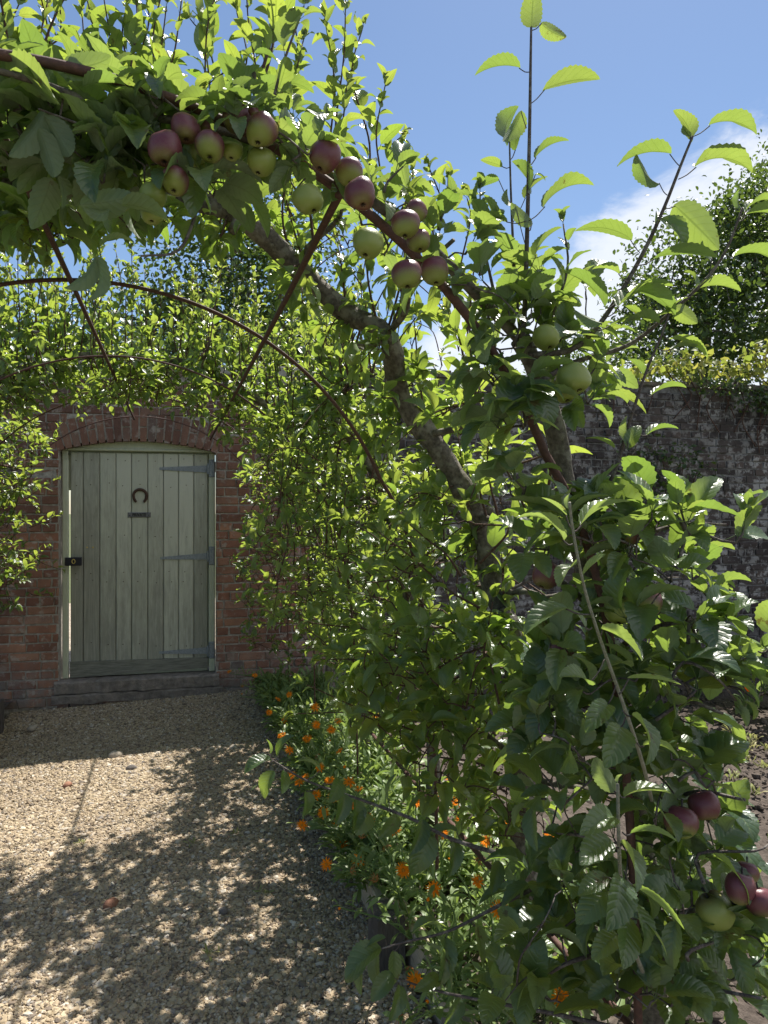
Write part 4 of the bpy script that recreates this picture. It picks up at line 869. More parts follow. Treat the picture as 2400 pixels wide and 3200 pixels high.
fill(AP, [(2230,1900),(2330,2000),(2430,2060),(2430,2200),(2250,2180)], 7, (1.3, 1.45), .08, young=.1)
fill(AP, [(1650,1040),(1750,1000),(1900,1100),(1880,1250),(1780,1290),(1720,1140)], 12, (1.40, 1.6), .076, young=.1)
fill(AP, [(560,420),(760,330),(1000,440),(1200,560),(1380,700),(1600,900),(1700,1060),(1560,1100),(1300,860),(1080,740),(880,640),(560,600)], 40, (1.32, 1.48), .074, young=.1)
fill(AP, [(0,280),(300,340),(640,400),(680,620),(420,640),(160,560),(0,560)], 66, (1.20, 1.48), .088, young=.1)
fill(AP, [(1450,880),(1700,850),(1850,900),(1800,1080),(1600,1060)], 12, (1.4, 1.6), .074, young=.15)
fill(AP, [(1540,1180),(1600,1180),(1680,1400),(1690,1600),(1620,1650),(1580,1480)], 13, (1.28, 1.36), .08, young=.05, droop=.9)
fill(AP, [(480,290),(700,345),(900,420),(1010,510),(980,540),(860,440),(640,375),(480,340)], 14, (1.17, 1.215), .062, young=.1, droop=.6)
sprays(AP, [(2120,1760,2335,1590,1.4),(2160,1680,2120,1570,1.42),(2150,2010,2370,2030,1.4),(2080,2160,2300,2190,1.36),(2120,2440,2260,2400,1.4),(2200,2760,2400,2640,1.36),(2150,3000,2390,2960,1.36),(2050,2250,2300,2060,1.36)], .088, gap=.034, young=.25, r=.0042)
# short upright shoots from the arm
for (x, y, x2, y2, D_) in ((760,420,770,300,1.3),(560,400,640,330,1.3),(830,420,950,20,1.32),(1000,470,1010,380,1.33),(1200,600,1260,520,1.34),(1370,720,1400,640,1.36),(1500,860,1545,700,1.4),(1540,900,1500,600,1.5),(1720,1000,1760,700,1.45),(330,330,300,180,1.28),(480,380,430,300,1.3)):
    a = P(x, y, D_); b = P(x2, y2, D_); shoot(AP.st, AP.lv, [a, (a+b)/2+rng.normal(0, .008, 3), b], .0036, .0016, .064, gap=.028, elev=40, young=.3)
AP.done(); wst.build('woolly_shoot', M['woolly'], AP.root)

# ------------------------------------------------------------------ fruit
def revolve(prof, seg=22, lobes=.012):
    n = len(prof); an = np.arange(seg)/seg*2*np.pi; v = []; 
    for r, z in prof:
        k = 1+lobes*np.cos(5*an)*(1 if z < 0 else .3); v.append(np.stack([r*k*np.cos(an), r*k*np.sin(an), np.full(seg, z)], 1))
    v = np.concatenate(v); f = [(i*seg+k, i*seg+(k+1) % seg, (i+1)*seg+(k+1) % seg, (i+1)*seg+k) for i in range(n-1) for k in range(seg)]
    return v, A(f)
def apple_mesh(name, amt, sd=1):
    pr = [(.001, -.80), (.10, -.83), (.20, -.90), (.33, -.93), (.52, -.88), (.74, -.70), (.92, -.38), (1.0, -.02), (.99, .30), (.87, .62), (.66, .84), (.42, .93), (.24, .88), (.12, .74), (.001, .64)]
    v, f = revolve(pr); R_ = np.random.default_rng(sd); k3 = R_.normal(0, 1, (4, 3)); v = v*(1+.035*sum(np.sin(v@k*1.6+i) for i, k in enumerate(k3)))[:, None]*A([1, 1, R_.uniform(.93, 1.04)]); g = Geo(); b = (v@nrm(A([.35, .1, .95])))*.5+.5
    g.add(v, f, r=.5, a=b*amt[0]+amt[1]); o = g.build(name, M['apple_skin']); me = o.data; bpy.data.objects.remove(o); return me
AM = {c: [apple_mesh('apple', a, i*7+len(c)) for i in range(4)] for c, a in (('red', (1.1, .56)), ('half', (1.15, .30)), ('green', (.7, -.04)))}
def stem_mesh():
    g = Geo(); tube(g, A([(0, 0, .64), (.05, .02, 1.0), (.16, .05, 1.35)]), [.07, .06, .08], 6); o = g.build('stem', M['twig_a']); m = o.data; bpy.data.objects.remove(o); return m
def calyx_mesh():
    g = Geo()
    for k in range(5):
        a = k*1.2566; t = A([[.04*math.cos(a-.9), .04*math.sin(a-.9), -.82], [.04*math.cos(a+.9), .04*math.sin(a+.9), -.82], [.20*math.cos(a), .20*math.sin(a), -.97], [.10*math.cos(a), .10*math.sin(a), -1.0]])
        g.add(t, A([[0, 1, 2], [0, 1, 3], [1, 2, 3], [0, 3, 2]]))
    V, Fc = ico(); g.add(V*.09+A([0, 0, -.86]), Fc); o = g.build('calyx', M['calyx'], smooth=False); m = o.data; bpy.data.objects.remove(o); return m
SM, CM = stem_mesh(), calyx_mesh()
def part(name, me, parent):
    o = bpy.data.objects.new(name, me); C.objects.link(o); o.parent = parent; return o
def fruit(px, py, rpx, D, col, label, tilt=.6, az=None, name='apple', group='apples on the near tree'):
    o = bpy.data.objects.new(name, AM[col][int(rng.integers(0, 4))]); C.objects.link(o); r = rpx/F*D
    dn = nrm(P(px, py, D)-A([0, 0, H])); side = A([CT, -ST, 0.])
    zax = nrm(UP*math.cos(tilt)+dn*math.sin(tilt)+side*(az if az is not None else rng.normal(0, .25)))
    xr = nrm(A([.6, .75, .3])); x = nrm(xr-zax*(xr@zax)); y = np.cross(zax, x)
    Mm = Matrix(((x[0]*r, y[0]*r, zax[0]*r*.97, 0), (x[1]*r, y[1]*r, zax[1]*r*.97, 0), (x[2]*r, y[2]*r, zax[2]*r*.97, 0), (0, 0, 0, 1)))
    Mm.translation = Vector(P(px, py, D)); o.matrix_world = Mm
    part('stem', SM, o); part('calyx', CM, o); tag(o, label, 'apple', group); return o
B = 1.25
APPLES = [
 (517,467,52,1.20,'red','dark red apple at the left end of the upper cluster'),
 (579,400,45,1.22,'red','purple apple above and right of the dark red one in the upper cluster'),
 (655,459,46,1.21,'half','dull red apple in the middle of the upper cluster'),
 (610,480,37,1.27,'green','green apple peeping between two red ones in the upper cluster'),
 (725,470,33,1.25,'green','narrow green apple squeezed right of the cluster middle'),
 (740,369,45,1.27,'red','red apple highest in the upper cluster'),
 (816,409,50,1.22,'half','large red topped apple at the right of the upper cluster'),
 (817,506,43,1.26,'green','green apple hanging under the large red topped apple'),
 (547,567,43,1.21,'half','green apple with a pink flush below the dark red one'),
 (480,611,40,1.22,'green','yellow green apple under a drooping pale leaf'),
 (477,665,35,1.24,'green','lowest green apple below the drooping pale leaf'),
 (380,630,30,1.30,'green','leftmost green apple half hidden among shaded leaves'),
 (640,394,18,1.25,'red','shrivelled dark red fruitlet between apples of the upper cluster'),
 (793,349,16,1.25,'red','tiny dark fruitlet on top of the upper cluster'),
 (1016,490,47,1.25,'red','red apple upper left in the group along the hoop'),
 (1093,539,41,1.30,'half','dusky apple behind the two red ones along the hoop'),
 (1126,607,47,1.24,'red','red topped apple hanging in front of the rusty hoop'),
 (966,623,47,1.25,'green','green apple with a big dark eye left of the hoop'),
 (1150,762,47,1.25,'green','clean green apple hanging below the hoop above the brace'),
 (1298,664,36,1.35,'half','dusky pink apple against the sky, topmost right of the hoop'),
 (1269,700,45,1.27,'half','dusky apple with a stalk scar resting over the hoop'),
 (1309,753,37,1.34,'half','pink apple under the dusky pair right of the hoop'),
 (1272,857,47,1.27,'half','brown flushed apple hanging left of the hoop below the brace joint'),
 (1359,848,42,1.36,'half','pale flushed apple behind the hoop right of the brown flushed one'),
 (1710,1054,40,1.40,'green','shaded green apple under the base of the leaning shoot'),
 (1793,1181,50,1.36,'green','big bright green apple before the old wall top'),
 (1760,1221,40,1.42,'green','green apple tucked behind the big bright green one'),
 (1507,1083,30,1.45,'green','small green apple in leaves beside the hoop'),
 (1706,1798,42,1.44,'red','dark red apple alone at the left of the big leaf mass'),
 (1966,1665,36,1.40,'red','rosy apple at the top of the big leaf mass, part covered by a leaf'),
 (1909,1747,30,1.42,'green','green apple in shade below the rosy one in the leaf mass'),
 (1933,1911,43,1.38,'green','yellow green apple beside the purple one in the leaf mass'),
 (2019,1882,46,1.40,'half','purple shouldered apple deep in the leaf mass'),
 (1757,2039,37,1.44,'half','russet apple behind the pale woolly shoot'),
 (2126,2569,52,1.34,'half','large green apple flushed at one side, low at the right'),
 (2202,2518,45,1.38,'red','rosy apple touching the large flushed one, low at the right'),
 (2314,2775,46,1.32,'red','left pink apple of the bottom right pair'),
 (2375,2815,46,1.33,'red','right pink apple of the bottom right pair'),
 (2234,2844,54,1.36,'green','green apple below and left of the bottom right pink pair'),
 (2332,2728,36,1.36,'half','dull apple above the bottom right pink pair')]
for a in APPLES: fruit(a[0], a[1], a[2], a[3]+(.035 if a[0] > 1650 and a[1] > 1500 else -.055), *a[4:6], tilt=rng.uniform(.12, .5))
# one pear
v, f = revolve([(.001, -1.15), (.14, -1.2), (.45, -1.12), (.78, -.8), (.92, -.4), (.86, .0), (.66, .4), (.46, .75), (.32, 1.05), (.2, 1.25), (.001, 1.32)], 20, .01)
g = Geo(); o0 = P(1103, 1105, 2.12); r = 30/F*2.12; g.add(v*r+o0, f, r=.5, a=0.1); pe = g.build('pear', M['pear_skin']); tag(pe, 'single green pear hanging left of the lichened trunk', 'pear')
g = Geo(); tube(g, resample(A([o0+UP*r*1.25, o0+UP*r*1.7+A([.003, 0, 0]), o0+UP*r*2.3+A([.012, 0, 0])]), .005), .0022, 6); g.build('stem', M['twig_p'], pe)
g = Geo(); V, Fc = ico(); g.add(V*r*.13+o0-UP*r*1.2, Fc); g.build('calyx', M['calyx'], pe)

# ------------------------------------------------------------------ marigolds
def flower_geo(R):
    gp = Geo()
    for ring, (n, L, e) in enumerate(((19, 1., .12), (15, .78, .35))):
        for k in range(n):
            a = k/n*6.283+R.normal(0, .08)+ring*.16; l = L*R.uniform(.85, 1.1); el = e+R.normal(0, .12); w = .085
            d = A([math.cos(a)*math.cos(el), math.sin(a)*math.cos(el), math.sin(el)]); s_ = A([-math.sin(a), math.cos(a), 0.])
            pts = [d*.15-s_*w*.6, d*.15+s_*w*.6, d*l*.6+s_*w-A([0,0,.0]), d*l*.6-s_*w, d*l+s_*w*.55-A([0,0,.10*R.random()]), d*l-s_*w*.55-A([0,0,.10*R.random()])]
            gp.add(A(pts), A([[0,1,2,3],[3,2,4,5]]), r=R.random())
    gc = Geo(); V, Fc = ico2(2); gc.add(V*A([.26,.26,.14])+A([0,0,.06]), Fc); return gp, gc
def spent_geo(R):
    gp = Geo()
    for k in range(16):
        a = k/16*6.283+R.normal(0, .15); l = R.uniform(.6, 1.)
        d = A([math.cos(a)*.35, math.sin(a)*.35, 1.]); s_ = A([-math.sin(a), math.cos(a), 0.])*.06
        e = A([math.cos(a)*.75, math.sin(a)*.75, -.2-R.random()*.5])
        m_ = d*.4*l+A([math.cos(a)*.25, math.sin(a)*.25, 0]); pts = [d*.05-s_, d*.05+s_, m_+s_, m_-s_, m_*.6+e*l*.9+s_*.5, m_*.6+e*l*.9-s_*.5]
        gp.add(A(pts), A([[0,1,2,3],[3,2,4,5]]), r=R.random())
    gc = Geo(); V, Fc = ico2(1); gc.add(V*A([.3,.3,.28]), Fc); return gp, gc
def bud_geo(R):
    gp = Geo()
    for k in range(12):
        a = k/12*6.283; s_ = A([-math.sin(a), math.cos(a), 0.])*.1; d = A([math.cos(a), math.sin(a), 0.])
        pts = [d*.18-s_, d*.18+s_, d*.34+s_+UP*.4, d*.34-s_+UP*.4, d*.12+s_*.4+UP*.85, d*.12-s_*.4+UP*.85]; gp.add(A(pts), A([[0,1,2,3],[3,2,4,5]]), r=R.random())
    gc = Geo(); V, Fc = ico2(1); gc.add(V*A([.3,.3,.25]), Fc); return gp, gc
def freeze(g, name, m, smooth=True):
    o = g.build(name, m, smooth=smooth); me = o.data; bpy.data.objects.remove(o); return me
FM = {}
for kname, fn, pm, cm in (('open', flower_geo, 'petal', 'disc'), ('spent', spent_geo, 'spent', 'mstem'), ('bud', bud_geo, 'petal', 'mstem')):
    FM[kname] = []
    for k in range(4):
        a, b = fn(np.random.default_rng(40+k)); FM[kname].append((freeze(a, 'petals', M[pm], False), freeze(b, 'flower_centre', M[cm])))
FR = {'open': .026, 'spent': .024, 'bud': .015}
def marigold(px, py, kind, label, group, X=None):
    q = None
    for X_ in ([X] if X else [.70, .78, .88, .98, 1.1, 1.25, 1.4]):
        q = onX(px, py, X_)
        if .16 < q[2] < .50 and 1.3 < q[1] < 6.2: break
    # keep the head at a believable height above the bed
    if not (.12 < q[2] < .7 and q[1] < 6.3): q = onZ(px, py, .28)
    base = A([max(q[0]+rng.normal(.05, .03), .84), q[1]+rng.normal(.03, .05), .07])
    root = empty('marigold', base, label, 'marigold', group)
    st = Geo(); dirn = nrm(A([-.25, -.55, .8])+rng.normal(0, .35, 3)) if kind == 'open' else nrm(A([-.3, -.2, .5])+rng.normal(0, .4, 3))
    mid = base*.45+q*.55+A([rng.normal(.02, .02), rng.normal(0, .02), .03]); pth = resample(A([base, mid, q-dirn*.02, q]), .015)
    tube(st, pth, np.linspace(.0038, .0024, len(pth)), 5)
    L = Leaves('strap', 'lo'); n = len(pth); k = rng.uniform(0, 6)
    for i in range(0, n, 1):
        for _ in range(2 if i < n*.7 else 1):
            if rng.random() < .62:
                k += 2.4; f_ = i/n; e = rng.uniform(-.1, .8)
                L.put(pth[i], A([math.cos(k)*math.cos(e), math.sin(k)*math.cos(e), math.sin(e)]), UP+rng.normal(0, .3, 3), rng.uniform(.06, .115)*(1-.55*f_)*1.0, age=rng.random()*.4)
    lg = Geo(); L.emit(lg); st.build('stem', M['mstem'], root); lg.build('leaves', M['marileaf'], root)
    a, b = FM[kind][rng.integers(0, 4)]; x, y = perp(dirn); r = FR[kind]*rng.uniform(.88, 1.12)
    h = bpy.data.objects.new('flower_head', a); C.objects.link(h); h.parent = root
    Mm = Matrix(((x[0]*r, y[0]*r, dirn[0]*r, q[0]-base[0]), (x[1]*r, y[1]*r, dirn[1]*r, q[1]-base[1]), (x[2]*r, y[2]*r, dirn[2]*r, q[2]-base[2]), (0, 0, 0, 1))); h.matrix_local = Mm
    c_ = bpy.data.objects.new('flower_centre', b); C.objects.link(c_); c_.parent = h
MG = [
 (726,2026,'open','open orange marigold highest against the brick at the right door foot'),(766,2033,'open','orange marigold just right of the highest one by the door'),(717,2099,'open','orange marigold leaning in front of the door step end'),(796,2111,'open',None),(757,2144,'spent','faded rust marigold hanging by the wall foot'),(756,2170,'bud','yellow orange bud standing out over the shaded gravel by the wall'),(904,2171,'open',None),(868,2186,'open',None),(841,2226,'open',None),(989,2266,'open',None),(1035,2280,'open',None),(1056,2253,'open',None),
 (1029,2315,'bud',None),(1062,2347,'open','large drooping orange marigold under the pear leaves'),(993,2363,'spent','shaggy orange marigold above the tip of the low apple branch'),(912,2423,'open','bright marigold just behind the tip of the low apple branch'),(935,2445,'open','marigold under the tip of the low apple branch'),(953,2430,'open','small marigold right of those at the low branch tip'),(968,2492,'spent','big ragged spent marigold hanging below the low apple branch'),(988,2485,'open','marigold beside the big ragged spent one'),(1092,2445,'open',None),(1121,2465,'open',None),(1040,2492,'open',None),(944,2579,'open','full orange marigold facing out over the sunlit gravel edge'),
 (814,2456,'spent','pale spent marigold hanging over the gravel left of the branch tip'),(1179,2146,'open',None),(1190,2163,'open',None),(1143,2156,'open',None),(1158,2219,'open',None),(1067,2067,'open',None),(1174,2239,'open',None),(1021,2701,'open','spiky orange marigold leaning out over the shaded gravel'),(1103,2719,'spent','withered marigold between the spiky one and the drooping one'),(1171,2746,'spent','drooping marigold with half orange petals above the timber board'),(1209,2649,'spent',None),(1314,2678,'open','orange marigold beside the upright iron leg'),(1356,2777,'open','cup shaped marigold seen from the side by the iron leg'),(1383,2602,'open','wide orange marigold under the crossing rust pipe'),
 (1493,2754,'open','orange marigold in the middle of the bed beyond the pipe'),(1336,2817,'bud','closed orange bud left of the iron leg foot'),(1280,3030,'spent','brown curled spent marigold on top of the timber board'),(1298,3063,'open','large bright marigold lying over the timber board'),(1339,3132,'bud','orange bud at the bottom edge beside the timber board'),(1254,3182,'spent','withered marigold lowest by the timber board'),(1063,2839,'bud','hanging orange bud at the gravel beside the stake'),(1370,2471,'open',None),(1428,2507,'open',None),(1381,2575,'spent',None),(1439,2562,'open',None),(1518,2630,'open','marigold half hidden by a dark leaf above the pipe'),(1580,2567,'open','open marigold seen edge on left of the pear trunk'),
 (1717,2612,'open','marigold glowing behind dark apple leaves right of the pear trunk'),(1497,2690,'spent',None),(1616,2952,'open','dull orange marigold against the foot of the pear trunk'),(1757,3115,'open','brightest orange marigold at the very bottom among apple leaves'),(1562,2844,'open','marigold behind the slanting pipe'),(1732,3061,'bud','bud above the brightest bottom marigold'),(1410,2435,'open',None),(1435,2453,'open',None)]
for (a, b, k) in ((880,2300,'open'),(905,2345,'open'),(960,2310,'open'),(1000,2400,'open'),(1030,2440,'open'),(1075,2400,'bud'),(1010,2540,'open'),(1050,2570,'open'),(1100,2520,'open'),(1075,2640,'open'),(1130,2610,'spent'),(1150,2560,'open'),(1230,2590,'open'),(1120,2690,'open'),(1260,2720,'open'),(1420,2690,'open'),(1300,2510,'open'),(930,2290,'spent'),(985,2210,'open'),(890,2250,'open')): MG.append((a, b, k, None))
for m_ in MG:
    px, py, kd, lb = m_; X = None
    if lb is None:
        zone = 'far end of the bed by the door' if py < 2200 and px < 950 else 'sunny middle of the bed' if px < 1110 else 'shade under the pear leaves' if py < 2400 else 'bed behind the iron leg'
        lb = {'open': 'orange marigold in the ', 'spent': 'spent marigold in the ', 'bud': 'marigold bud in the '}[kd]+zone
        gp = kd+' marigolds in the '+zone
    else: gp = 'marigolds along the bed'
    if px < 1000 and py > 2250: X = .74
    marigold(px, py, kd, lb, gp, X)
# low leafy growth under the flowers
g = Geo(); L = Leaves('strap', 'lo')
for _ in range(560):
    y = rng.uniform(1.9, 6.1); x = rng.uniform(.765, 1.25) if y > 2.7 else rng.uniform(.85, 1.6)
    if y < 2.75 and rng.random() < .35: continue
    c = A([x, y, .07]); h = rng.uniform(.04, .19 if y > 2.8 else .13); k = rng.uniform(0, 6)
    for j in range(9):
        k += 2.4; e = rng.uniform(0, 1.2); L.put(c+UP*h*j/9, A([math.cos(k)*math.cos(e), math.sin(k)*math.cos(e), math.sin(e)]), UP+rng.normal(0, .3, 3), rng.uniform(.05, .12), age=rng.random()*.5)
for _ in range(230):
    y = rng.uniform(2.75, 6.1); c = A([rng.uniform(.68, .80), y, .10]); h = rng.uniform(.0, .14); k = rng.uniform(0, 6)
    for j in range(8):
        k += 2.4; e = rng.uniform(-.35, .9); L.put(c+UP*h*j/8, A([math.cos(k)*math.cos(e)-.25, math.sin(k)*math.cos(e), math.sin(e)]), UP+rng.normal(0, .3, 3), rng.uniform(.05, .11), age=rng.random()*.5)
L.emit(g); o = g.build('ground_leaves', M['marileaf']); tag(o, 'low green leaf growth covering the soil under the marigolds', 'ground cover', kind='stuff')

# ------------------------------------------------------------------ beyond the wall and on it
def blob_tree(name, label, base, h, crowns, nleaf, leaf, trunk_r, m='dark', bare=None):
    root = empty(name, base, label, 'tree', 'trees beyond the wall'); g = Geo(); base = A(base); fo = Geo(); L = Leaves('bg', 'bg')
    tp = base+A([rng.normal(0, .3), 0, h*.75]); tube(g, resample(A([base, (base+tp)/2+rng.normal(0, .15, 3), tp]), .3), (trunk_r, trunk_r*.35), 8, .04)
    for (c, r) in crowns:
        c = A(c); r = A(r); s_ = base+(tp-base)*rng.uniform(.3, .8)
        tube(g, resample(A([s_, (s_+c)/2-UP*.2, c]), .3), (trunk_r*.4, .02), 6)
        for cl in range(max(7, int(26*r.mean()))):
            d = nrm(rng.normal(0, 1, 3)); cc = c+d*r*rng.uniform(.25, 1.)**.6; cr = rng.uniform(.16, .38)*min(1., r.mean()*1.6)
            if rng.random() < .5: tube(g, A([c+(cc-c)*.2, cc]), [.018, .006], 4)
            nn = int(nleaf*rng.uniform(.5, 1.5))
            for q in cc+rng.normal(0, 1, (nn, 3))*cr*A([1, 1, .6]):
                L.put(q, rng.normal(0, 1, 3)+UP*-.2, UP+rng.normal(0, .6, 3), leaf*rng.uniform(.7, 1.3), age=max(0, rng.normal(.1, .2)))
    L.emit(fo); g.build('trunk', M['bark'], root); fo.build('crown', M[m], root)
def cr(px, py, D, rx, ry, rz): return (P(px, py, D), (rx, ry, rz))
def gbase(px, D): q = P(px, 1585, D); q[2] = -.16; return q
blob_tree('broadleaf_tree', 'dense dark tree behind the wall, seen under the near hoops', gbase(620, 10.5), 6.2,
   [cr(520,1095,6.75,.55,.25,.14), cr(760,1115,6.8,.6,.25,.16), cr(250,1085,6.6,.5,.25,.13), cr(20,1075,6.5,.5,.25,.14), cr(980,1120,6.9,.5,.25,.15), cr(-250,1060,6.4,.6,.25,.15), cr(560,900,10.2,1.15,.9,.95), cr(760,860,10.5,1.1,.9,1.0), cr(930,760,10.8,.9,.8,.9), cr(930,1010,10.2,.9,.7,.65), cr(650,1040,9.8,1.2,.7,.5), cr(820,1080,9.6,.9,.6,.4), cr(700,720,10.6,.8,.7,.6), cr(480,1030,10.,.9,.7,.6)], 70, .085, .14)  # low crowns along the wall top are added to break up its shadow edge
blob_tree('broadleaf_tree', 'tall dark tree beyond the wall at the right', gbase(2250, 14.5), 8.5,
   [cr(2200,880,14.,1.6,1.2,1.2), cr(2370,760,14.5,1.5,1.2,1.3), cr(2080,960,13.6,1.1,1.,.9), cr(2300,1040,13.,1.7,1.1,.9), cr(2130,1090,13.,1.1,.9,.6), cr(2240,680,14.5,1.0,.9,.75), cr(2440,900,14.,1.4,1.1,1.3), cr(2500,640,15,1.3,1.,1.2)], 66, .11, .22)
blob_tree('broadleaf_tree', 'thin topped tree just behind the tall dark one at the right edge', gbase(2460, 18), 11., [cr(2400,620,17.5,.9,.8,.9), cr(2480,520,18,1.2,.9,1.1), cr(2380,720,17,.8,.7,.8)], 34, .12, .2)
blob_tree('garden_shrub', 'low greyish shrub showing over the wall between the two trees', gbase(1900, 9.), 2.9, [cr(1880,1120,8.8,.45,.4,.28), cr(1990,1140,8.8,.45,.4,.25), cr(1780,1160,8.8,.5,.4,.25)], 55, .06, .05)
def climber(name, label, spots, n, leaf, m, spread, group=None):
    root = empty(name, Wp(spots[0][0], 0), label, 'climber', group); g = Geo(); fo = Geo(); L = Leaves('bg', 'bg'); prev = None
    for (s_, z, o) in spots:
        c = Wp(s_, z, o)
        tube(g, resample(A([Wp(s_+rng.normal(0, .1), max(0, z-.45), .03), Wp(s_+rng.normal(0, .1), z-.2, .04), c]), .1), .006, 5)
        for _ in range(n):
            q = c+WS*rng.normal(0, spread[0])+WN*abs(rng.normal(0, spread[2]))+UP*rng.normal(0, spread[1])
            L.put(q, rng.normal(0, .6, 3)-UP*.4+WN*.4, WN*.7+UP*.6+rng.normal(0, .4, 3), leaf*rng.uniform(.6, 1.3), age=max(0, rng.normal(.15, .25)))
    L.emit(fo); fo.merge(g, 1); fo.build('foliage', [M[m], M['twig_p']], root)
def ws(px, py): s_, z = onW(px, py); return s_, z
climber('grape_vine', 'yellow green vine sprawling along the top of the right wall', [(*ws(x, y), -.12) for x, y in ((1960,1165),(2040,1150),(2100,1140),(2150,1110),(2200,1130),(2250,1150),(2120,1170),(2310,1170),(2360,1150),(2380,1100),(2400,1170),(2430,1080))], 44, .085, 'vine', (.13, .06, .10))
climber('wall_creeper', 'dark trailing creeper hanging over the right wall top', [(*ws(x, y), .06) for x, y in ((2180,1205),(2240,1215),(2300,1215),(2350,1225),(2390,1240),(2330,1260),(2380,1280),(2440,1250))], 60, .05, 'dark', (.11, .05, .05))
climber('wall_creeper', 'dark creeper patch low on the lichened wall behind the apple leaves', [(*ws(x, y), .05) for x, y in ((1990,1420),(2060,1440),(2130,1420),(2030,1500),(2100,1520),(2170,1470),(1960,1500),(2050,1570))], 46, .055, 'dark', (.11, .09, .05))

# ------------------------------------------------------------------ vegetable plot
def courgette(px, py, label, n, sz, fl):
    b = onZ(px, py, .06); root = empty('courgette_plant', b, label, 'vegetable plant', 'courgette plants by the wall'); g = Geo(); fo = Geo(); L = Leaves('apple', 'mid')
    for k in range(n):
        a = k*2.4; h = rng.uniform(.12, .42); q = b+A([math.cos(a)*rng.uniform(.05, .22), math.sin(a)*rng.uniform(.05, .22), h]); tube(g, resample(A([b, b*.4+q*.6+UP*.05, q]), .03), .006, 5)
        L.put(q, A([math.cos(a), math.sin(a), rng.uniform(-.2, .5)]), UP+rng.normal(0, .3, 3), sz*rng.uniform(.7, 1.2), age=rng.random()*.3)
    L.emit(fo); g.build('stem', M['mstem'], root); fo.build('leaves', M['marileaf'], root)
    if fl:
        a, _ = FM['bud'][0]; h = bpy.data.objects.new('flower', a); C.objects.link(h); h.parent = root; h.location = (-.12, -.1, .22); h.scale = (.08,)*3; h.rotation_euler = (.4, -.5, 0)
courgette(2350, 2235, 'big leaved courgette plant with an orange flower near the wall', 16, .26, True)
courgette(2470, 2225, 'courgette plant cut by the right edge of the photo', 14, .28, False)
courgette(2180, 2190, 'courgette plant mostly hidden behind the apple leaves', 12, .22, False)
SD = [(2288,2292,'upright green seedling tuft furthest left in the dug plot'),(2282,2322,'yellowish seedling tuft just below the upright green one'),(2352,2318,'pale seedling tuft nearest the courgette'),(2332,2378,'small seedling tuft in the middle of the dug plot'),(2388,2405,'bushy seedling tuft at the right photo edge'),(2362,2487,'flat pale seedling tuft lowest in the dug plot'),(2342,2345,'tiny seedling sprig above the middle tuft'),(2398,2350,'seedling tuft high at the right photo edge'),(2205,2455,'yellow seedling tuft close to the rosy apple'),(2300,2440,'dry brown seedling tuft left of the flat pale one')]
for (px, py, lb) in SD:
    b = onZ(px, py, .055); L = Leaves('strap', 'lo'); g = Geo()
    for k in range(16):
        a = rng.uniform(0, 6.28); e = rng.uniform(.3, 1.3); L.put(b+A([rng.normal(0, .02), rng.normal(0, .02), 0]), A([math.cos(a)*math.cos(e), math.sin(a)*math.cos(e), math.sin(e)]), UP+rng.normal(0, .4, 3), rng.uniform(.03, .06), age=rng.random())
    L.emit(g); tag(g.build('seedling', M['seed']), lb, 'seedling', 'seedlings in the plot')

for (px, py, lb) in ((735,2612,'small green weed tuft in the gravel near the marigold edge'),(600,2640,'weed sprig in the middle of the gravel'),(655,2990,'yellowish weed tuft in the shaded gravel'),(700,2335,'weed tuft by the pale flat slab stone'),(250,2640,'tiny weed tuft on the left sunlit gravel'),(820,2790,'weed tuft close to the timber edge')):
    b = onZ(px, py, .004); L = Leaves('strap', 'lo'); g = Geo()
    for k in range(14):
        a = rng.uniform(0, 6.28); e = rng.uniform(.1, 1.1); L.put(b+A([rng.normal(0, .012), rng.normal(0, .012), 0]), A([math.cos(a)*math.cos(e), math.sin(a)*math.cos(e), math.sin(e)]), UP+rng.normal(0, .4, 3), rng.uniform(.015, .035), age=rng.random())
    L.emit(g); tag(g.build('weed', M['seed']), lb, 'weed', 'weeds in the gravel')
# ------------------------------------------------------------------ light, sky, camera
AZ, EL = math.radians(38), math.radians(60)
sd = A([math.sin(AZ)*math.cos(EL), math.cos(AZ)*math.cos(EL), math.sin(EL)])
sun = bpy.data.lights.new('sun', 'SUN'); sun.energy = 5.0; sun.angle = math.radians(.53); sun.color = (1., .95, .87)
so = bpy.data.objects.new('sun', sun); C.objects.link(so); so.rotation_euler = Vector(-sd).to_track_quat('-Z', 'Y').to_euler(); so.location = (4, 6, 9)
w = bpy.data.worlds.new('World'); bpy.context.scene.world = w; w.use_nodes = True; nt = w.node_tree; nt.nodes.clear()
sky = nt.nodes.new('ShaderNodeTexSky'); sky.sky_type = 'NISHITA'; sky.sun_disc = False; sky.sun_elevation = EL; sky.sun_rotation = AZ; sky.air_density = 1.; sky.dust_density = .25; sky.ozone_density = 3.
tc = nt.nodes.new('ShaderNodeTexCoord'); sp = nt.nodes.new('ShaderNodeSeparateXYZ'); nt.links.new(tc.outputs['Generated'], sp.inputs[0])
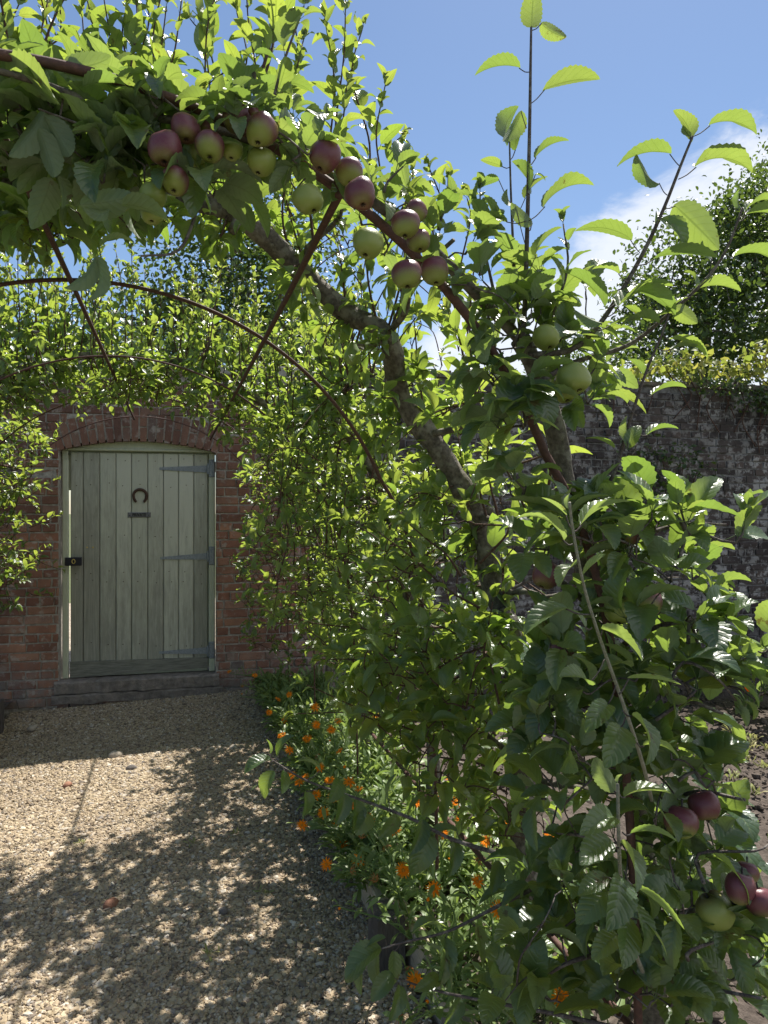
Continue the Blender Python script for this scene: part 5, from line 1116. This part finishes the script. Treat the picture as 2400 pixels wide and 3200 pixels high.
mp = nt.nodes.new('ShaderNodeMapping'); mp.inputs['Scale'].default_value = (1., 1., 2.2); nt.links.new(tc.outputs['Generated'], mp.inputs[0])
cn = noise(nt, 5.2, mp.outputs[0], 8., .62, .4)
azn = mth(nt, 'ARCTAN2', sp.outputs[0], sp.outputs[1])
def sstep(x, a, b):
    n = nt.nodes.new('ShaderNodeMapRange'); n.interpolation_type = 'SMOOTHSTEP'; n.inputs[1].default_value = a; n.inputs[2].default_value = b; nt.links.new(x, n.inputs[0]); return n.outputs[0]
hgt = mth(nt, 'SUBTRACT', sp.outputs[2], mth(nt, 'MULTIPLY', mth(nt, 'SUBTRACT', azn, .5), .35))
band = mth(nt, 'MULTIPLY', mth(nt, 'SUBTRACT', 1., sstep(hgt, .25, .40)), sstep(azn, .20, .46))
cl = sstep(mth(nt, 'ADD', cn, mth(nt, 'MULTIPLY', mth(nt, 'SUBTRACT', band, .5), .55)),   .40, .66)
cl = mth(nt, 'MULTIPLY', cl, sstep(band, .05, .35))
skc = mixc(nt, mth(nt, 'MULTIPLY', cl, .8), sky.outputs[0], (7.6, 7.8, 8.2))
bg = nt.nodes.new('ShaderNodeBackground'); bg.inputs[1].default_value = .074; nt.links.new(skc, bg.inputs[0])
ow = nt.nodes.new('ShaderNodeOutputWorld'); nt.links.new(bg.outputs[0], ow.inputs[0])
cam = bpy.data.cameras.new('camera'); co = bpy.data.objects.new('camera', cam); C.objects.link(co)
cam.sensor_fit = 'VERTICAL'; cam.sensor_height = 36.; cam.sensor_width = 27.; cam.lens = F/3200*36; cam.shift_y = -(1600-HY)/3200; cam.clip_start = .05; cam.clip_end = 1000
co.location = (0, 0, H); co.rotation_euler = (math.pi/2, 0, -TH)
S = bpy.context.scene; S.camera = co
S.view_settings.view_transform = 'Standard'; S.view_settings.look = 'None'; S.view_settings.gamma = 1.; S.view_settings.exposure = .86
S.render.engine = 'CYCLES'; S.cycles.max_bounces = 8; S.cycles.diffuse_bounces = 4; S.cycles.transmission_bounces = 6; S.cycles.use_denoising = True
S.cycles.sample_clamp_indirect = 6.
